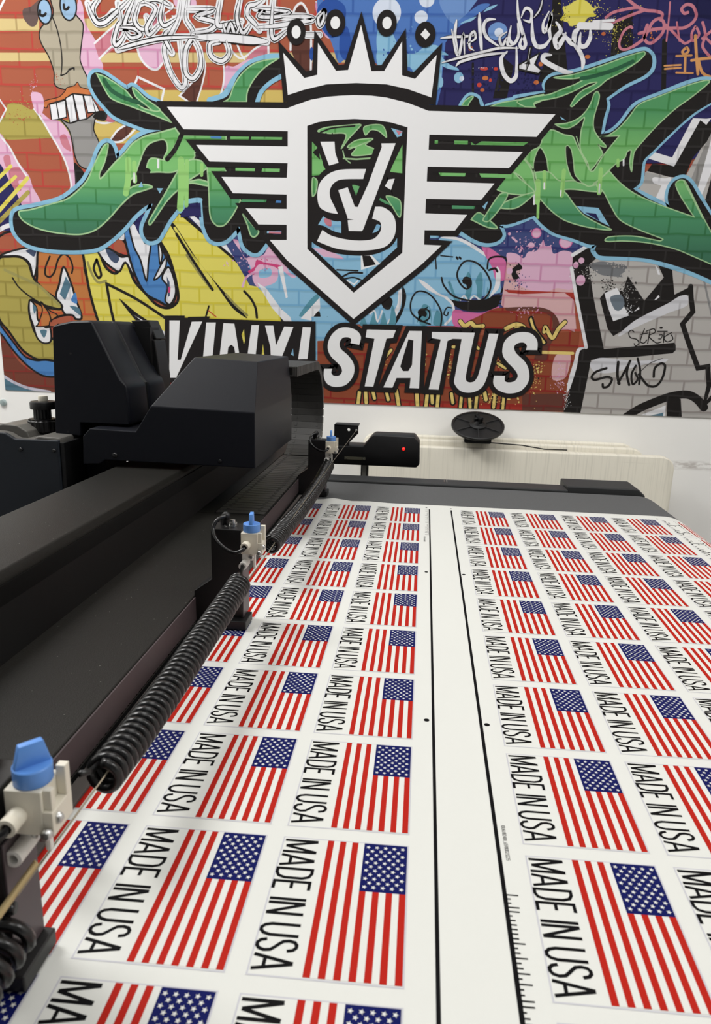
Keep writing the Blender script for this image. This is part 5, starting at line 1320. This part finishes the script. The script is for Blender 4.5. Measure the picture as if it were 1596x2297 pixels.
for c, nr in ((0, 10), (1, 9), (2, 8), (3, 7), (4, 5)):
    for r in range(nr): add_sticker(GAP+c*PX, -r*RP)
# cut lines, registration dots, ruler and job code printed in the middle
def flat_print(name, polys):
    g = G()
    for p in polys:
        ar = sum(p[i][0]*p[(i+1) % len(p)][1]-p[(i+1) % len(p)][0]*p[i][1] for i in range(len(p)))
        q = [bend(a, b_, .00015) for a, b_ in p]; g.add(q if ar > 0 else q[::-1], [tuple(range(len(q)))])
    return g.build(name, M_ink, sheet)
def r2(a, b_, c, d): return [(a, c), (b_, c), (b_, d), (a, d)]
def disc(x, y, r): return [(x+r*math.cos(2*PI*i/18), y+r*math.sin(2*PI*i/18)) for i in range(18)]
flat_print('cut_line', [r2(.1115, .1142, -1.45, -.003)]); flat_print('cut_line', [r2(.1577, .1607, -1.45, -.003)])
for (x, y, r) in ((.1063,-.861,.0028), (.1650,-.862,.0028), (.1060,-.4165,.0028), (.1651,-.4190,.0028), (.1063,.0110,.0022), (.1592,.0115,.0022), (.5957,.0109,.0025)):
    flat_print('registration_dot', [disc(x, y, r)])
tk = []
seq = [1, .3, .3, .95, .9, .25, .45, .5, .5, .5, .5, .95, .3, .45, .95, .4, .5, .95, .3]
y = -1.0780; i = 0
while y > -1.32:
    l = seq[i % len(seq)]; tk.append(r2(.1605, .1605+.0078*l, y-.0011, y)); y -= .0036; i += 1
flat_print('ruler_marks', tk)
tk = []; y = -.004; i = 0
while y > -.205:
    l = seq[i % len(seq)]; tk.append(r2(.1110-.0078*l, .1110, y-.0011, y)); y -= .0048; i += 1
flat_print('ruler_marks', tk)
DG = {'1': (.2, [[(.0,.75),(.2,1),(.2,0)]]), '0': (.5, [[(.1,0),(0,.2),(0,.8),(.1,1),(.4,1),(.5,.8),(.5,.2),(.4,0),(.1,0)]]), '2': (.5, [[(0,.8),(.1,1),(.4,1),(.5,.8),(.5,.6),(0,0),(.5,0)]]),
      '3': (.5, [[(0,1),(.5,1),(.2,.6),(.5,.5),(.5,.1),(.3,0),(0,.1)]]), '4': (.5, [[(.4,0),(.4,1),(0,.3),(.5,.3)]]), '5': (.5, [[(.5,1),(.05,1),(0,.55),(.4,.6),(.5,.4),(.5,.15),(.35,0),(0,.05)]]),
      '6': (.5, [[(.45,1),(.1,.8),(0,.4),(0,.1),(.15,0),(.4,0),(.5,.2),(.45,.5),(.1,.5)]]), '8': (.5, [[(.25,.5),(.05,.7),(.1,1),(.4,1),(.45,.7),(.25,.5),(.0,.3),(.05,0),(.45,0),(.5,.3),(.26,.5)]]),
      '9': (.5, [[(.05,0),(.4,.2),(.5,.6),(.5,.9),(.35,1),(.1,1),(0,.8),(.05,.5),(.4,.5)]]), 'B': (.5, [[(0,0),(0,1),(.4,1),(.45,.7),(.35,.52),(.0,.5),(.4,.5),(.5,.25),(.4,0),(0,0)]]),
      'U': (.5, [[(0,1),(0,.2),(.12,0),(.38,0),(.5,.2),(.5,1)]]), 'O': (.6, [[(.1,0),(0,.2),(0,.8),(.1,1),(.5,1),(.6,.8),(.6,.2),(.5,0),(.1,0)]]), 'N': (.5, [[(0,0),(0,1),(.5,0),(.5,1)]]), '_': (.5, [[(0,-.1),(.5,-.1)]])}
flat_print('job_code', [[(.1640+b_, -1.0080-a) for a, b_ in p] for p in text_polys('1OU6U1B24BN_65980023225', DG, .0026, .0375, .00028, .2)])
flat_print('job_code', [[(.1015+b_, -.2150-a) for a, b_ in p] for p in text_polys('1OU6U1B24BN_65980023225', DG, .0026, .0345, .00028, .2)])

# ------------------------------------------------------------------ folding tables leaning on the wall behind
def streak_mat():
    m = bpy.data.materials.new('table_plastic'); m.use_nodes = True; nt = m.node_tree; N = nt.nodes.new; L = nt.links.new; b = nt.nodes['Principled BSDF']
    b.inputs['Roughness'].default_value = .5
    tc = N('ShaderNodeNewGeometry')
    def streak(sc, det, lo, hi):
        mp = N('ShaderNodeMapping'); mp.inputs['Scale'].default_value = sc; L(tc.outputs['Position'], mp.inputs[0])
        n = N('ShaderNodeTexNoise'); n.inputs['Scale'].default_value = 1; n.inputs['Detail'].default_value = det; L(mp.outputs[0], n.inputs['Vector'])
        r = N('ShaderNodeMapRange'); L(n.outputs['Fac'], r.inputs[0]); r.inputs[1].default_value = lo; r.inputs[2].default_value = hi; return r.outputs[0]
    a = streak((150, 1, 4), 4, .5, .75); c = streak((3, 1, 120), 3, .68, .8)
    mxm = N('ShaderNodeMath'); mxm.operation = 'MAXIMUM'; L(a, mxm.inputs[0]); L(c, mxm.inputs[1])
    k = N('ShaderNodeMath'); k.operation = 'MULTIPLY'; L(mxm.outputs[0], k.inputs[0]); k.inputs[1].default_value = .32
    mx = N('ShaderNodeMix'); mx.data_type = 'RGBA'; L(k.outputs[0], mx.inputs['Factor']); mx.inputs['A'].default_value = srgb(232,227,212); mx.inputs['B'].default_value = srgb(150,146,134)
    L(mx.outputs['Result'], b.inputs['Base Color']); return m
M_table = streak_mat()
def rrect(x0, x1, z0, z1, r, n=8):
    p = []
    for (cx, cz, a0) in ((x1-r, z0+r, -PI/2), (x1-r, z1-r, 0), (x0+r, z1-r, PI/2), (x0+r, z0+r, PI)):
        for i in range(n+1): a = a0+PI/2*i/n; p.append((cx+r*math.cos(a), cz+r*math.sin(a)))
    return p
def table(x0, x1, z1, y0, th, label):
    t = empty('folding_table', ((x0+x1)/2, y0+th/2, 0))
    G().prism(rrect(x0, x1, .0, z1, .045), y0, y0+th, .006, 3).build('table_top', M_table, t, auto=40)
    G().box(x0+.08, x1-.08, y0+th, y0+th+.006, .08, .12).build('hinge_bar', M_rail, t)
    for x in (x0+.2, x1-.25):
        G().tube([(x, y0+th+.004, .1), (x, y0+th+.004, .62), (x+.05, y0+th+.004, .62), (x+.05, y0+th+.004, .1)], .0035, 8).build('folded_leg', M_rail, t)
    tag(t, label, 'table', 'folding tables leaning behind the printer')
table(-.098, .962, .880, .985, .040, 'beige plastic folding table standing on edge, the one nearest the printer')
table(-.125, .872, .897, 1.037, .030, 'beige folding table on edge sandwiched behind the nearest table')
table(-.125, .850, .906, 1.080, .028, 'rearmost beige folding table on edge right against the wall')

# black disc holder standing on top of the tables
sp = empty('spool_holder', (.283, 1.02, .897))
tag(sp, 'black plastic disc with spokes standing on the upended beige tables under the mural', 'spool holder')
M_disc = mat('disc_black', (26,26,27), .45)
G().prism(rrect(.238, .332, .8985, .926, .006, 3), .990, 1.050, .002).build('base', M_disc, sp)
def tilted(prof, n=56, extra=None):
    g = G().lathe(prof, (0, 0, 0), 'z', n)
    return g
tilt = Matrix.Translation((.283, 1.013, .958)) @ Matrix.Rotation(math.radians(24), 4, 'X')
def tform(g): g.v = [tuple(tilt @ Vector(p)) for p in g.v]; return g
tform(G().lathe([(.012, -.006), (.090, -.006), (.0925, -.003), (.0925, .003), (.090, .0045), (.084, .0045), (.083, .001), (.012, .001)], (0, 0, 0), 'z', 64)).build('disc', M_disc, sp, auto=40)
g = G()
for i in range(6):
    a = PI/6+i*PI/3; c, s = math.cos(a), math.sin(a)
    b = bmesh.new(); bmesh.ops.create_cube(b, size=1)
    for q in b.verts: x = .05+q.co.x*.07; w = q.co.y*.003; q.co = Vector((x*c-w*s, x*s+w*c, .001+.002+q.co.z*.004))
    g.bm(b)
tform(g).build('spokes', mat('disc_spoke', (44,44,45), .4), sp)
tform(G().lathe([(.030, .0), (.030, .006), (.020, .010), (.016, .018), (.013, .022)], (0, 0, 0), 'z', 32)).build('hub', M_disc, sp, auto=40)
hk = G()
for a in (0, PI/2):
    c, s = math.cos(a+.4), math.sin(a+.4); b = bmesh.new(); bmesh.ops.create_cube(b, size=1)
    for q in b.verts: x = q.co.x*.034; w = q.co.y*.010; q.co = Vector((x*c-w*s, x*s+w*c, .026+q.co.z*.014))
    bmesh.ops.bevel(b, geom=b.edges[:], offset=.002, segments=2, affect='EDGES', profile=.5); hk.bm(b)
tform(hk).build('wing_knob', M_plast, sp)
cb = G().tube([(.330, 1.01, .9005), (.38, 1.005, .8990), (.44, 1.0, .8975), (.52, 1.012, .8850), (.60, 1.02, .8845)], .0022, 8).build('power_cord', M_plast, None, smooth=True)
tag(cb, 'thin black cord trailing over the table edge beside the black disc', 'cord')

# small round fitting on the wall at the far left
wf = G().lathe([(.0125, 0), (.0125, .006), (.0095, .010), (.004, .011)], (-1.5030, YW, .9585), 'y', 24).build('wall_boss', mat('fitting_grey', (170,186,186), .3, metal=.5), None, auto=40)
tag(wf, 'small round grey metal fitting on the white wall below the mural corner', 'fitting')
